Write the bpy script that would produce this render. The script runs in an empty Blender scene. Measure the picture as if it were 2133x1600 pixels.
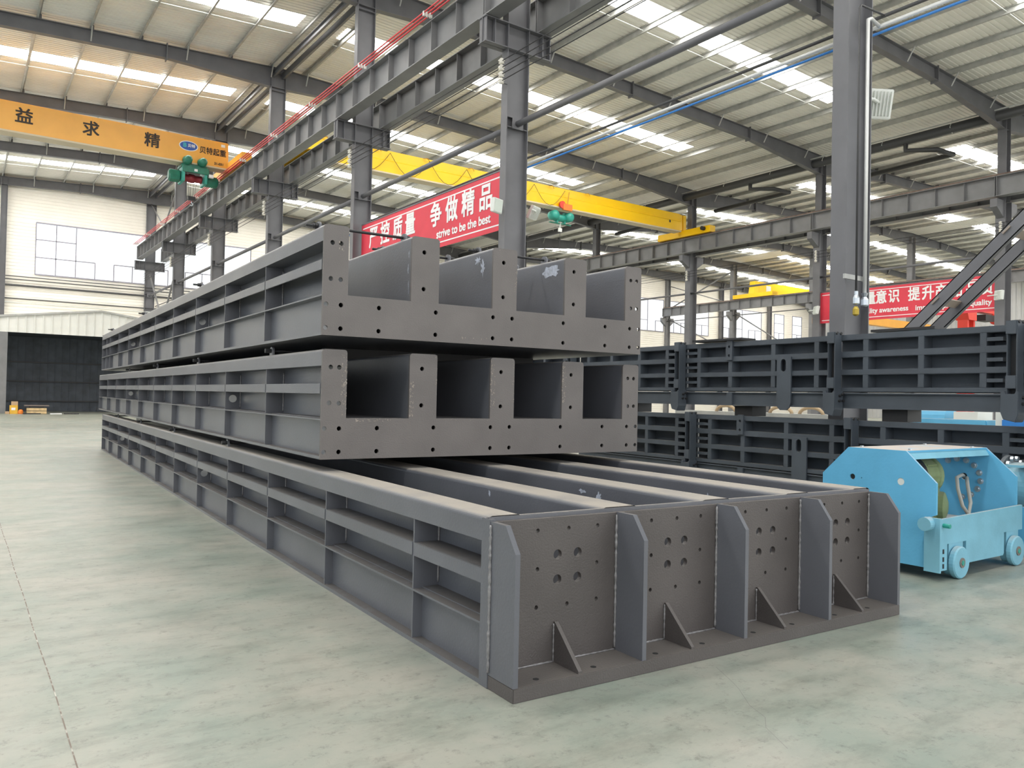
import bpy, bmesh, math, random
from mathutils import Vector, Matrix
random.seed(7)
S = bpy.context.scene
COL = S.collection
PI = math.pi

# ------------------------------------------------------------------ camera, world, light, exposure
cam_d = bpy.data.cameras.new('camera'); cam = bpy.data.objects.new('camera', cam_d); COL.objects.link(cam)
cam_d.sensor_fit = 'HORIZONTAL'; cam_d.sensor_width = 36.0; cam_d.lens = 36.0 * 1643.0 / 2133.0
cam_d.clip_start = 0.05; cam_d.clip_end = 400
# columns: camera right, up, backward in world axes (level horizon tilted by 1.2 degrees, looking 35 degrees right of the hall axis)
def cam_matrix():
    F, CX, CY, hx0, hs, vpx = 1643.0, 1066.5, 800.0, 806.0, 0.0206, -92.0
    c = hx0 + hs*CX - CY
    down = Vector((-hs*F, F, -c)).normalized(); up = -down
    yd = Vector((vpx-CX, hx0+hs*vpx-CY, F)).normalized()
    xd = yd.cross(up)
    R = Matrix((xd, yd, up))                 # world = R @ (right, down, forward)
    r = R @ Vector((1, 0, 0)); d = R @ Vector((0, 1, 0)); f = R @ Vector((0, 0, 1))
    M = Matrix(((r.x, -d.x, -f.x, 0), (r.y, -d.y, -f.y, 0), (r.z, -d.z, -f.z, 1.55), (0, 0, 0, 1)))
    return M
cam.matrix_world = cam_matrix()
S.camera = cam
S.view_settings.view_transform = 'Standard'; S.view_settings.look = 'None'
S.view_settings.gamma = 1.0; S.view_settings.use_curve_mapping = False
S.view_settings.exposure = 0.12
try: S.cycles.use_denoising = True
except Exception: pass
try:
    S.cycles.max_bounces = 8; S.cycles.diffuse_bounces = 5
except Exception: pass

w = bpy.data.worlds.new('sky'); S.world = w; w.use_nodes = True
nt = w.node_tree; nt.nodes.clear()
out = nt.nodes.new('ShaderNodeOutputWorld'); bg = nt.nodes.new('ShaderNodeBackground')
tc = nt.nodes.new('ShaderNodeTexCoord'); sp = nt.nodes.new('ShaderNodeSeparateXYZ'); rm = nt.nodes.new('ShaderNodeValToRGB')
rm.color_ramp.elements[0].position = 0.0; rm.color_ramp.elements[0].color = (0.95, 0.95, 0.93, 1)
rm.color_ramp.elements[1].position = 0.6; rm.color_ramp.elements[1].color = (0.78, 0.89, 1.0, 1)
nt.links.new(tc.outputs['Generated'], sp.inputs[0]); nt.links.new(sp.outputs['Z'], rm.inputs[0])
nt.links.new(rm.outputs[0], bg.inputs[0]); nt.links.new(bg.outputs[0], out.inputs[0])
SKY = 1.5
bg.inputs[1].default_value = SKY

def area(name, loc, rot, sx, sy, power, color=(1, 1, 1)):
    d = bpy.data.lights.new(name, 'AREA'); d.shape = 'RECTANGLE'; d.size = sx; d.size_y = sy; d.energy = power; d.color = color
    o = bpy.data.objects.new(name, d); COL.objects.link(o); o.location = loc; o.rotation_euler = rot
    return o
# daylight through the left windows and the open front door of the hall
area('left_daylight_and_fill', (-14.5, 12, 5.5), (0, math.radians(-90), 0), 9, 40, 300, (0.66, 0.81, 1.0))
area('daylight_front_opening', (12, -14, 5), (math.radians(90), 0, 0), 40, 9, 1000, (1.0, 0.91, 0.82))

area('left_daylight_and_fill', (-14, 46, 6), (0, math.radians(-90), math.radians(25)), 9, 20, 900, (1.0, 0.97, 0.92))  # added fill light with no known source, brightens the back wall
SKYLIGHT = 18.5

# ------------------------------------------------------------------ materials
MATS = {}
def mat(name, color, rough=0.5, metal=0.0, var=0.0, scale=3.0, dust=None, dustamt=0.0, bump=0.0, bscale=40, spec=0.5, emit=None, color2=None, thr=None):
    if name in MATS: return MATS[name]
    m = bpy.data.materials.new(name); m.use_nodes = True; n = m.node_tree.nodes; l = m.node_tree.links
    b = n['Principled BSDF']; b.inputs['Roughness'].default_value = rough; b.inputs['Metallic'].default_value = metal
    b.inputs['Specular IOR Level'].default_value = spec
    b.inputs['Base Color'].default_value = (*color, 1)
    tcn = n.new('ShaderNodeTexCoord')
    src = None
    if var > 0:
        nz = n.new('ShaderNodeTexNoise'); nz.inputs['Scale'].default_value = scale; nz.inputs['Detail'].default_value = 8
        l.new(tcn.outputs['Object'], nz.inputs['Vector'])
        r = n.new('ShaderNodeValToRGB'); r.color_ramp.elements[0].position = 0.3; r.color_ramp.elements[1].position = 0.7
        if thr: r.color_ramp.elements[0].position, r.color_ramp.elements[1].position = thr
        c2 = color2 if color2 else tuple(min(1, c*(1+var)) for c in color)
        c1 = color if color2 else tuple(c*(1-var) for c in color)
        r.color_ramp.elements[0].color = (*c1, 1); r.color_ramp.elements[1].color = (*c2, 1)
        l.new(nz.outputs['Fac'], r.inputs[0]); src = r.outputs[0]
        l.new(src, b.inputs['Base Color'])
    if dust:
        g = n.new('ShaderNodeNewGeometry'); s = n.new('ShaderNodeSeparateXYZ'); l.new(g.outputs['Normal'], s.inputs[0])
        r2 = n.new('ShaderNodeMapRange'); r2.inputs['From Min'].default_value = 0.55; r2.inputs['From Max'].default_value = 0.98; r2.inputs['To Max'].default_value = dustamt
        l.new(s.outputs['Z'], r2.inputs['Value'])
        nz2 = n.new('ShaderNodeTexNoise'); nz2.inputs['Scale'].default_value = 2.2; nz2.inputs['Detail'].default_value = 10; nz2.inputs['Roughness'].default_value = 0.7
        l.new(tcn.outputs['Object'], nz2.inputs['Vector'])
        mr = n.new('ShaderNodeMapRange'); mr.inputs['From Min'].default_value = 0.32; mr.inputs['From Max'].default_value = 0.5; mr.inputs['To Min'].default_value = 0.45
        l.new(nz2.outputs['Fac'], mr.inputs['Value'])
        mu = n.new('ShaderNodeMath'); mu.operation = 'MULTIPLY'; l.new(r2.outputs[0], mu.inputs[0]); l.new(mr.outputs[0], mu.inputs[1])
        mx = n.new('ShaderNodeMix'); mx.data_type = 'RGBA'
        l.new(mu.outputs[0], mx.inputs['Factor'])
        if src: l.new(src, mx.inputs['A'])
        else: mx.inputs['A'].default_value = (*color, 1)
        mx.inputs['B'].default_value = (*dust, 1); l.new(mx.outputs['Result'], b.inputs['Base Color'])
        rr = n.new('ShaderNodeMapRange'); rr.inputs['To Min'].default_value = rough; rr.inputs['To Max'].default_value = 0.85
        l.new(mu.outputs[0], rr.inputs['Value']); l.new(rr.outputs[0], b.inputs['Roughness'])
    if bump > 0:
        nb = n.new('ShaderNodeTexNoise'); nb.inputs['Scale'].default_value = bscale; nb.inputs['Detail'].default_value = 4
        l.new(tcn.outputs['Object'], nb.inputs['Vector'])
        bp = n.new('ShaderNodeBump'); bp.inputs['Strength'].default_value = bump; bp.inputs['Distance'].default_value = 0.01
        l.new(nb.outputs['Fac'], bp.inputs['Height']); l.new(bp.outputs[0], b.inputs['Normal'])
    if emit:
        b.inputs['Emission Color'].default_value = (*color, 1); b.inputs['Emission Strength'].default_value = emit
    MATS[name] = m
    return m
DUST = (0.36, 0.32, 0.27)
STEEL = mat('grey_painted_steel', (0.124, 0.127, 0.142), 0.33, 0.0, 0.12, 1.3, (0.10, 0.088, 0.078), 0.8, 0.12, 60)
DUSTY = mat('dusty_grey_steel', (0.124, 0.127, 0.142), 0.33, 0.0, 0.12, 1.3, DUST, 0.85, 0.12, 60)
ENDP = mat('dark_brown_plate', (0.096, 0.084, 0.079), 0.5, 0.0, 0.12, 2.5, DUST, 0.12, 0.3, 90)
FACE = mat('grey_brown_plate', (0.142, 0.127, 0.119), 0.5, 0.0, 0.10, 2.5, DUST, 0.12, 0.25, 90)
DSTEEL = mat('dark_blue_grey_steel', (0.066, 0.078, 0.094), 0.5, 0.0, 0.15, 2.0, (0.2, 0.19, 0.175), 0.55, 0.1, 60)
WELD = mat('weld_metal', (0.26, 0.25, 0.25), 0.45, 0.3, 0.3, 40)
BLACK = mat('black_steel', (0.02, 0.02, 0.022), 0.5)
PRIMER = mat('worn_primer', (0.28, 0.245, 0.21), 0.8, 0, 0.3, 30)
CHALK = mat('pale_peeled_paint', (0.42, 0.45, 0.52), 0.7, 0, 0.25, 30)
FRAME = mat('hall_steel', (0.145, 0.145, 0.155), 0.5, 0, 0.12, 1.5, (0.25, 0.23, 0.21), 0.4)
FRAMEL = mat('hall_girder_steel', (0.20, 0.20, 0.205), 0.5, 0, 0.12, 1.5, (0.26, 0.23, 0.20), 0.5)
RUST = mat('rusty_rail', (0.19, 0.13, 0.10), 0.6, 0.2, 0.3, 5)
GALV = mat('galvanised_purlin', (0.46, 0.46, 0.44), 0.4, 0.3, 0.15, 3)
SHEET = mat('roof_sheet', (0.84, 0.82, 0.76), 0.40, 0.1, 0.08, 0.6)
SIDING = mat('cream_wall_siding', (0.88, 0.84, 0.76), 0.6, 0, 0.04, 0.7)
SHEDW = mat('shed_white_sheet', (0.78, 0.78, 0.74), 0.55, 0, 0.05, 1)
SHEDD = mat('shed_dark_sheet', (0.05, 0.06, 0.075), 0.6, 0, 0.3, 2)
YEL = mat('crane_yellow_paint', (0.95, 0.57, 0.003), 0.38, 0, 0.04, 1)
ORA = mat('crane_orange_paint', (0.86, 0.42, 0.06), 0.35, 0, 0.06, 1)
GREEN = mat('hoist_green_paint', (0.02, 0.17, 0.11), 0.4, 0, 0.2, 4)
TEAL = mat('hoist_teal_paint', (0.03, 0.33, 0.26), 0.4, 0, 0.15, 4)
RED = mat('banner_red', (0.70, 0.045, 0.075), 0.55, 0, 0.05, 2)
REDP = mat('red_machine_paint', (0.72, 0.06, 0.04), 0.45)
CABR = mat('red_conductor', (0.66, 0.06, 0.07), 0.45)
WHITE = mat('white_lettering', (0.85, 0.84, 0.84), 0.6)
BLKL = mat('black_lettering', (0.035, 0.025, 0.02), 0.6)
LBLUE = mat('logo_blue', (0.03, 0.10, 0.42), 0.4)
LTEAL = mat('logo_teal', (0.05, 0.42, 0.50), 0.4)
BLUE = mat('trolley_blue_paint', (0.13, 0.45, 0.70), 0.42, 0, 0.05, 4, (0.50, 0.43, 0.37), 0.95, 0.1, 50)
BLUEB = mat('trolley_pale_blue_paint', (0.20, 0.46, 0.58), 0.5, 0, 0.08, 5, (0.45, 0.42, 0.38), 0.6, 0.1, 50)
OLIVE = mat('motor_olive_paint', (0.21, 0.27, 0.13), 0.45, 0, 0.15, 6, (0.32, 0.3, 0.22), 0.5)
RUBBER = mat('pale_hose', (0.45, 0.43, 0.38), 0.6)
BRASS = mat('brass_valve', (0.45, 0.33, 0.05), 0.4, 0.5)
CHROME = mat('bright_bolt', (0.55, 0.6, 0.65), 0.3, 0.8)
LAMPW = mat('lamp_white', (0.72, 0.74, 0.70), 0.45)
LAMPG = mat('lamp_glass', (0.62, 0.68, 0.62), 0.2)
PORC = mat('insulator_porcelain', (0.75, 0.72, 0.64), 0.3)
PIPEW = mat('white_pipe', (0.75, 0.75, 0.73), 0.35, 0.2)
PIPEB = mat('blue_hose', (0.04, 0.22, 0.62), 0.4)
PIPED = mat('dark_pipe', (0.06, 0.06, 0.062), 0.45)
WOOD = mat('wood', (0.62, 0.45, 0.24), 0.7, 0, 0.2, 6)
YBOX = mat('yellow_box_paint', (0.72, 0.42, 0.04), 0.5, 0, 0.1, 4)
CARTON = mat('carton', (0.48, 0.33, 0.2), 0.8)
BLIND = mat('blind_hole', (0.02, 0.02, 0.02), 0.9)

def floor_material():
    m = bpy.data.materials.new('pale_green_worn_floor'); m.use_nodes = True; n = m.node_tree.nodes; l = m.node_tree.links
    b = n['Principled BSDF']; tcn = n.new('ShaderNodeTexCoord')
    def noise(sc, det, rough, stretch=None):
        z = n.new('ShaderNodeTexNoise'); z.inputs['Scale'].default_value = sc; z.inputs['Detail'].default_value = det; z.inputs['Roughness'].default_value = rough
        if stretch:
            mp = n.new('ShaderNodeMapping'); mp.inputs['Scale'].default_value = stretch; l.new(tcn.outputs['Object'], mp.inputs[0]); l.new(mp.outputs[0], z.inputs['Vector'])
        else: l.new(tcn.outputs['Object'], z.inputs['Vector'])
        return z.outputs['Fac']
    def ramp(f, p0, p1, c0, c1):
        r = n.new('ShaderNodeValToRGB'); r.color_ramp.elements[0].position = p0; r.color_ramp.elements[1].position = p1
        r.color_ramp.elements[0].color = (*c0, 1); r.color_ramp.elements[1].color = (*c1, 1); l.new(f, r.inputs[0]); return r.outputs[0]
    def mix(fac, a, bb):
        x = n.new('ShaderNodeMix'); x.data_type = 'RGBA'; l.new(fac, x.inputs['Factor']); l.new(a, x.inputs['A']); l.new(bb, x.inputs['B']); return x.outputs['Result']
    base = ramp(noise(0.8, 12, 0.68), 0.38, 0.62, (0.236, 0.268, 0.224), (0.340, 0.326, 0.274))
    grime = ramp(noise(3.4, 14, 0.75, (0.55, 1.3, 1)), 0.36, 0.52, (0.62, 0.64, 0.62), (1, 1, 1))
    mm = n.new('ShaderNodeMix'); mm.data_type = 'RGBA'; mm.blend_type = 'MULTIPLY'; mm.inputs['Factor'].default_value = 0.65
    l.new(base, mm.inputs['A']); l.new(grime, mm.inputs['B'])
    speck = ramp(noise(11, 10, 0.8), 0.34, 0.46, (0.45, 0.46, 0.45), (1, 1, 1))
    m2 = n.new('ShaderNodeMix'); m2.data_type = 'RGBA'; m2.blend_type = 'MULTIPLY'; m2.inputs['Factor'].default_value = 0.75
    l.new(mm.outputs['Result'], m2.inputs['A']); l.new(speck, m2.inputs['B'])
    l.new(m2.outputs['Result'], b.inputs['Base Color'])
    rr = n.new('ShaderNodeMapRange'); rr.inputs['From Min'].default_value = 0.3; rr.inputs['From Max'].default_value = 0.7; rr.inputs['To Min'].default_value = 0.28; rr.inputs['To Max'].default_value = 0.5
    l.new(noise(1.3, 8, 0.6), rr.inputs['Value']); l.new(rr.outputs[0], b.inputs['Roughness'])
    return m
FLOOR = floor_material()
def emissive(name, c, s):
    m = bpy.data.materials.new(name); m.use_nodes = True; n = m.node_tree.nodes; b = n['Principled BSDF']
    b.inputs['Base Color'].default_value = (0.8, 0.82, 0.82, 1); b.inputs['Emission Color'].default_value = (*c, 1); b.inputs['Emission Strength'].default_value = s
    return m
SKYL = emissive('translucent_daylight_panel', (1.0, 0.985, 0.95), SKYLIGHT)
def glass():
    m = bpy.data.materials.new('window_glass'); m.use_nodes = True; n = m.node_tree.nodes; l = m.node_tree.links; n.clear()
    o = n.new('ShaderNodeOutputMaterial'); t = n.new('ShaderNodeBsdfTransparent'); g = n.new('ShaderNodeBsdfGlossy'); g.inputs['Roughness'].default_value = 0.03
    f = n.new('ShaderNodeFresnel'); x = n.new('ShaderNodeMixShader'); t.inputs[0].default_value = (0.95, 0.97, 0.97, 1)
    l.new(f.outputs[0], x.inputs[0]); l.new(t.outputs[0], x.inputs[1]); l.new(g.outputs[0], x.inputs[2]); l.new(x.outputs[0], o.inputs[0])
    return m
GLASS = glass()

# ------------------------------------------------------------------ geometry helpers
class MB:
    def __init__(s): s.v = []; s.f = []
    def box(s, x0, x1, y0, y1, z0, z1, mtx=None):
        b = len(s.v); P = [(x, y, z) for z in (z0, z1) for (x, y) in ((x0, y0), (x1, y0), (x1, y1), (x0, y1))]
        if mtx: P = [tuple(mtx @ Vector(p)) for p in P]
        s.v += P
        s.f += [tuple(b+i for i in q) for q in ((0, 3, 2, 1), (4, 5, 6, 7), (0, 1, 5, 4), (1, 2, 6, 5), (2, 3, 7, 6), (3, 0, 4, 7))]
        return s
    def prism(s, outline, mp, a0, a1, cap0=True, cap1=True):
        """outline in 2D (u,v), mapped by mp(u,v,a) to 3D, from a0 to a1"""
        b = len(s.v); n = len(outline)
        s.v += [mp(u, v, a0) for u, v in outline] + [mp(u, v, a1) for u, v in outline]
        for i in range(n):
            j = (i+1) % n; s.f.append((b+i, b+j, b+n+j, b+n+i))
        if cap0: s.f.append(tuple(b+i for i in reversed(range(n))))
        if cap1: s.f.append(tuple(b+n+i for i in range(n)))
        return s
    def tube(s, pts, r, n=10, closed_ends=True):
        pts = [Vector(p) for p in pts]; b = len(s.v); m = len(pts)
        rs = r if isinstance(r, (list, tuple)) else [r]*m
        ref = None
        for i, p in enumerate(pts):
            if i == 0: t = pts[1]-pts[0]
            elif i == m-1: t = pts[-1]-pts[-2]
            else: t = (pts[i+1]-pts[i]).normalized() + (pts[i]-pts[i-1]).normalized()
            t.normalize()
            if ref is None:
                ref = Vector((0, 0, 1)) if abs(t.z) < 0.9 else Vector((1, 0, 0))
            a = t.cross(ref).normalized(); c = a.cross(t).normalized(); ref = c
            for k in range(n):
                an = 2*PI*k/n; s.v.append(tuple(p + (a*math.cos(an) + c*math.sin(an))*rs[i]))
        for i in range(m-1):
            for k in range(n):
                k2 = (k+1) % n; s.f.append((b+i*n+k, b+i*n+k2, b+(i+1)*n+k2, b+(i+1)*n+k))
        if closed_ends:
            s.f.append(tuple(b+k for k in reversed(range(n)))); s.f.append(tuple(b+(m-1)*n+k for k in range(n)))
        return s
    def lathe(s, prof, c, axis, n=24):
        """prof: (r, h) list along axis from c"""
        ax = Vector(axis).normalized(); ref = Vector((0, 0, 1)) if abs(ax.z) < 0.9 else Vector((1, 0, 0))
        a = ax.cross(ref).normalized(); d = ax.cross(a); c = Vector(c); b = len(s.v); m = len(prof)
        for r, h in prof:
            for k in range(n):
                an = 2*PI*k/n; s.v.append(tuple(c + ax*h + (a*math.cos(an)+d*math.sin(an))*max(r, 1e-4)))
        for i in range(m-1):
            for k in range(n):
                k2 = (k+1) % n; s.f.append((b+i*n+k, b+i*n+k2, b+(i+1)*n+k2, b+(i+1)*n+k))
        s.f.append(tuple(b+k for k in reversed(range(n)))); s.f.append(tuple(b+(m-1)*n+k for k in range(n)))
        return s
    def build(s, name, material, parent=None, smooth=False, bevel=0.0):
        me = bpy.data.meshes.new(name); me.from_pydata(s.v, [], s.f)
        bm = bmesh.new(); bm.from_mesh(me); bmesh.ops.recalc_face_normals(bm, faces=bm.faces)
        if bevel: 
            es = [e for e in bm.edges if len(e.link_faces) == 2 and e.calc_face_angle(0) > 0.6]
            bmesh.ops.bevel(bm, geom=es, offset=bevel, segments=2, affect='EDGES', clamp_overlap=True)
        bm.to_mesh(me); bm.free()
        me.materials.append(material)
        if smooth: me.shade_smooth()
        o = bpy.data.objects.new(name, me); COL.objects.link(o)
        if parent: o.parent = parent
        return o
def circle(cx, cy, r, n=16): return [(cx+r*math.cos(2*PI*k/n), cy+r*math.sin(2*PI*k/n)) for k in range(n)]
def slot(cx, cy, r, hl, n=8):
    return [(cx+r*math.cos(PI*k/n), cy+hl+r*math.sin(PI*k/n)) for k in range(n+1)] + [(cx+r*math.cos(PI+PI*k/n), cy-hl+r*math.sin(PI+PI*k/n)) for k in range(n+1)]
def plate(name, outline, holes, mp, a0, a1, material, parent=None):
    """flat plate with real holes: 2D outline, mapped by mp(u,v,a), thickness a0..a1"""
    bm = bmesh.new(); loops = []
    for lp in [outline]+holes:
        vs = [bm.verts.new(mp(u, v, a0)) for u, v in lp]; loops.append(vs)
        for i in range(len(vs)): bm.edges.new((vs[i], vs[(i+1) % len(vs)]))
    bmesh.ops.triangle_fill(bm, use_beauty=True, use_dissolve=False, edges=bm.edges[:])
    d = Vector(mp(0, 0, a1)) - Vector(mp(0, 0, a0))
    r = bmesh.ops.extrude_face_region(bm, geom=bm.faces[:])
    bmesh.ops.translate(bm, verts=[g for g in r['geom'] if isinstance(g, bmesh.types.BMVert)], vec=d)
    bmesh.ops.recalc_face_normals(bm, faces=bm.faces[:])
    me = bpy.data.meshes.new(name); bm.to_mesh(me); bm.free(); me.materials.append(material)
    o = bpy.data.objects.new(name, me); COL.objects.link(o)
    if parent: o.parent = parent
    return o
def tag(o, label, cat, group=None):
    o['label'] = label; o['category'] = cat
    if group: o['group'] = group
    return o
def thing(name, label, cat, loc=(0, 0, 0), rz=0.0, group=None):
    o = bpy.data.objects.new(name, None); COL.objects.link(o); o.location = loc; o.rotation_euler = (0, 0, rz); o.empty_display_size = 0.2
    return tag(o, label, cat, group)
def struct(o): o['kind'] = 'structure'; return o
def link_copy(src, parent, loc=None):
    c = src.copy(); COL.objects.link(c); c.parent = parent
    if loc is not None: c.location = loc
    return c
def lettering(text, size, material, parent, mtx, bold=0.0, name='lettering', sx=1.0, spacing=1.0, depth=0.004):
    cu = bpy.data.curves.new('letters', 'FONT'); cu.body = text; cu.size = size; cu.align_x = 'CENTER'; cu.align_y = 'CENTER'; cu.extrude = depth; cu.space_character = spacing
    t = bpy.data.objects.new('letters', cu); COL.objects.link(t); bpy.context.view_layer.update()
    dg = bpy.context.evaluated_depsgraph_get(); me = bpy.data.meshes.new_from_object(t.evaluated_get(dg))
    bpy.data.objects.remove(t)
    me.materials.clear(); me.materials.append(material)
    if bold > 0:      # heavier strokes: the glyph laid over itself, slightly shifted
        bm = bmesh.new(); bm.from_mesh(me); g0 = bm.verts[:]+bm.edges[:]+bm.faces[:]
        for i, (dx, dy) in enumerate(((bold, bold), (-bold, bold), (bold, -bold), (-bold, -bold))):
            r = bmesh.ops.duplicate(bm, geom=g0); bmesh.ops.translate(bm, verts=[v for v in r['geom'] if isinstance(v, bmesh.types.BMVert)], vec=(dx, dy, .0003*(i+1)))
        bm.to_mesh(me); bm.free()
    o = bpy.data.objects.new(name, me); COL.objects.link(o); o.parent = parent
    o.matrix_local = mtx @ Matrix.Diagonal((sx, 1, 1, 1))
    return o
def rounded(u0, u1, v0, v1, r_tl=0.0, r_tr=0.0, n=5):
    pts = [(u0, v0), (u1, v0)]
    if r_tr: pts += [(u1-r_tr+r_tr*math.cos(PI/2*k/n), v1-r_tr+r_tr*math.sin(PI/2*k/n)) for k in range(n+1)]
    else: pts.append((u1, v1))
    if r_tl: pts += [(u0+r_tl-r_tl*math.sin(PI/2*k/n), v1-r_tl+r_tl*math.cos(PI/2*k/n)) for k in range(n+1)]
    else: pts.append((u0, v1))
    return pts
WZ = lambda u, v, a: (u, a, v)      # (w, z) section swept along the length
YZ = lambda u, v, a: (a, u, v)
XY = lambda u, v, a: (u, v, a)
ORD = ['first', 'second', 'third', 'fourth', 'fifth', 'sixth', 'seventh', 'eighth', 'ninth', 'tenth']

# ------------------------------------------------------------------ the hall: floor, roof, back wall
FY = [6.8 + 8.93*n for n in range(-1, 7)]          # frame lines, index 0 is one bay behind the camera
YW = 60.45
XA, XB, XC, XD = 11.0, 37.1, 63.0, 89.0
ZR = 15.72; SL = 0.053; SR = 0.034                  # ridge height, slopes left and right of the ridge
XL = -15.0
def zroof(x):
    if x <= XA: return ZR - SL*(XA-x)
    if x <= XB: return ZR - SR*(x-XA)
    zb = ZR - SR*(XB-XA)
    if x <= XC: return zb + SR*(x-XB)
    return zb + SR*(XC-XB) - SR*(x-XC)

fl = MB().box(-40, 120, -30, 75, -0.2, 0.0).build('floor', FLOOR); struct(fl)
# expansion joint and cracks in the floor
jb = MB()
ys = [0.5 + 0.5*k for k in range(36)]
for i in range(len(ys)-1):
    x0 = 0.45+0.003*math.sin(ys[i]*3); x1 = 0.45+0.003*math.sin(ys[i+1]*3)
    b = len(jb.v); jb.v += [(x0-.003, ys[i], .001), (x0+.003, ys[i], .001), (x1+.003, ys[i+1], .001), (x1-.003, ys[i+1], .001)]; jb.f.append((b, b+1, b+2, b+3))
o = jb.build('trim_1', mat('joint_filler', (0.20, 0.16, 0.13), 0.8, 0, .5, 9, color2=(.5, .48, .42), thr=(.5, .62))); struct(o)
ck = MB()
for pts in (((3.67, 3.08), (3.55, 2.86), (3.50, 2.78), (3.36, 2.60), (3.30, 2.46), (3.20, 2.38), (3.09, 2.18)), ((2.55, 2.2), (2.72, 2.05), (2.8, 1.9))):
    for (x0, y0), (x1, y1) in zip(pts, pts[1:]):
        d = Vector((x1-x0, y1-y0)).normalized(); nx, ny = -d.y*.0011, d.x*.0011
        b = len(ck.v); ck.v += [(x0-nx, y0-ny, .001), (x0+nx, y0+ny, .001), (x1+nx, y1+ny, .001), (x1-nx, y1-ny, .001)]; ck.f.append((b, b+1, b+2, b+3))
o = ck.build('trim_2', mat('floor_crack', (0.22, 0.22, 0.20), 0.9)); struct(o)

ceil = bpy.data.objects.new('ceiling', None); COL.objects.link(ceil); struct(ceil)
SKY_Y = [(FY[i]+4.45-0.55, FY[i]+4.45+0.55) for i in range(7)]   # one daylight strip in the middle of every bay
SKY_X = [(XL+2.0, 10.35), (12.0, 31.6), (42.0, 61.5), (64.5, 87)]
SECT = [(XL, XA), (XA, XB), (XB, XC), (XC, XD)]
def sheet(x0, x1, y0, y1):
    """trapezoidal sheet, ribs run down the slope"""
    mb = MB(); prof = []; y = y0; p = 0.205
    while y < y1-1e-6:
        for dy, dz in ((0, 0), (0.125, 0), (0.145, 0.028), (0.185, 0.028)):
            if y+dy < y1: prof.append((y+dy, dz))
        y += p
    prof.append((y1, 0))
    for yy, dz in prof: mb.v += [(x0, yy, zroof(x0)+dz), (x1, yy, zroof(x1)+dz)]
    for i in range(len(prof)-1): mb.f.append((2*i, 2*i+1, 2*i+3, 2*i+2))
    return mb
for (x0, x1), (sx0, sx1) in zip(SECT, SKY_X):
    big = MB()
    yb = -7.0
    for (a, b) in SKY_Y + [(None, None)]:
        y1 = a if a is not None else YW+.05
        m = sheet(x0, x1, yb, y1); off = len(big.v); big.v += m.v; big.f += [tuple(i+off for i in f) for f in m.f]
        if a is not None:
            for (u0, u1) in ((x0, sx0), (sx1, x1)):
                m = sheet(u0, u1, a, b); off = len(big.v); big.v += m.v; big.f += [tuple(i+off for i in f) for f in m.f]
            yb = b
    big.build('roof_sheet', SHEET, ceil)
    for (a, b) in SKY_Y:
        mb = MB(); mb.v = [(sx0, a, zroof(sx0)+.012), (sx1, a, zroof(sx1)+.012), (sx1, b, zroof(sx1)+.012), (sx0, b, zroof(sx0)+.012)]; mb.f = [(0, 1, 2, 3)]
        o = mb.build('skylight', SKYL, ceil); o['label'] = 'translucent daylight panel'
# purlins
PX = [2.11+1.71*k for k in range(-9, 6)] + [12.2+1.66*k for k in range(0, 15)] + [39.0+1.7*k for k in range(0, 14)] + [65+1.7*k for k in range(0, 12)]
for x in PX:
    z = zroof(x)-0.005
    sgn = 1 if x < XA or XB < x < XC else -1
    prof = [(0, 0), (0.07*sgn, 0), (0.07*sgn, -.02), (0.006*sgn, -.02), (0.006*sgn, -.2), (-.07*sgn, -.2), (-.07*sgn, -.18), (0, -.18)]
    MB().prism([(x+u, z+v) for u, v in prof], WZ, -7, YW-.1).build('purlin', GALV, ceil)
for (x0, x1), (sx0, sx1) in zip(SECT[:3], SKY_X[:3]):
    for (a, b) in SKY_Y:
        MB().tube([(sx0, b+.38, zroof(sx0)-.12), (sx1, b+.38, zroof(sx1)-.12)], .016, 6).build('sag_rod', LAMPW, ceil)

# back wall with openings
def hsiding(mb, x0, x1, z0, z1, y):
    z = z0; p = 0.22; prof = []
    while z < z1-1e-6:
        for dz, dy in ((0, 0), (0.15, 0), (0.17, 0.025), (0.20, 0.025)):
            if z+dz < z1: prof.append((z+dz, dy))
        z += p
    prof.append((z1, 0)); b = len(mb.v)
    for zz, dy in prof: mb.v += [(x0, y+dy, zz), (x1, y+dy, zz)]
    for i in range(len(prof)-1): mb.f.append((b+2*i, b+2*i+2, b+2*i+3, b+2*i+1))
WINS = [(4.05, 18.05), (22.5, 33.5), (41.0, 52.0), (56.5, 62.5), (63.0, 69.75), (72.1, 79.2), (81.7, 83.6), (85.3, 87.2)]
WZ0, WZ1 = 9.0, 12.42
wb = MB(); xs = XL
hsiding(wb, XL, XD, 0, WZ0, YW)
for (a, b) in WINS + [(XD, XD)]:
    hsiding(wb, xs, a, WZ0, WZ1, YW); xs = b
hsiding(wb, XL, XD, WZ1, 16.2, YW)
struct(wb.build('wall_back', SIDING))
rw = MB(); prof = []; y = -7.0
while y < YW:
    for dy, dx in ((0, 0), (0.3, 0), (0.34, 0.05), (0.46, 0.05)): prof.append((y+dy, dx))
    y += .5
for yy, dx in prof: rw.v += [(XD+dx, yy, 0), (XD+dx, yy, zroof(XD)+.02)]
for k in range(len(prof)-1): rw.f.append((2*k, 2*k+2, 2*k+3, 2*k+1))
lw = MB()
for z0, z1 in ((0, 4.0), (7.4, zroof(XL)+.02)):
    b0 = len(lw.v)
    for yy, dx in prof: lw.v += [(XL-dx, yy, z0), (XL-dx, yy, z1)]
    for k in range(len(prof)-1): lw.f.append((b0+2*k, b0+2*k+1, b0+2*k+3, b0+2*k+2))
struct(lw.build('wall_left', mat('cool_grey_wall_sheet', (0.50, 0.56, 0.66), 0.6, 0, .05, 1)))
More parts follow.
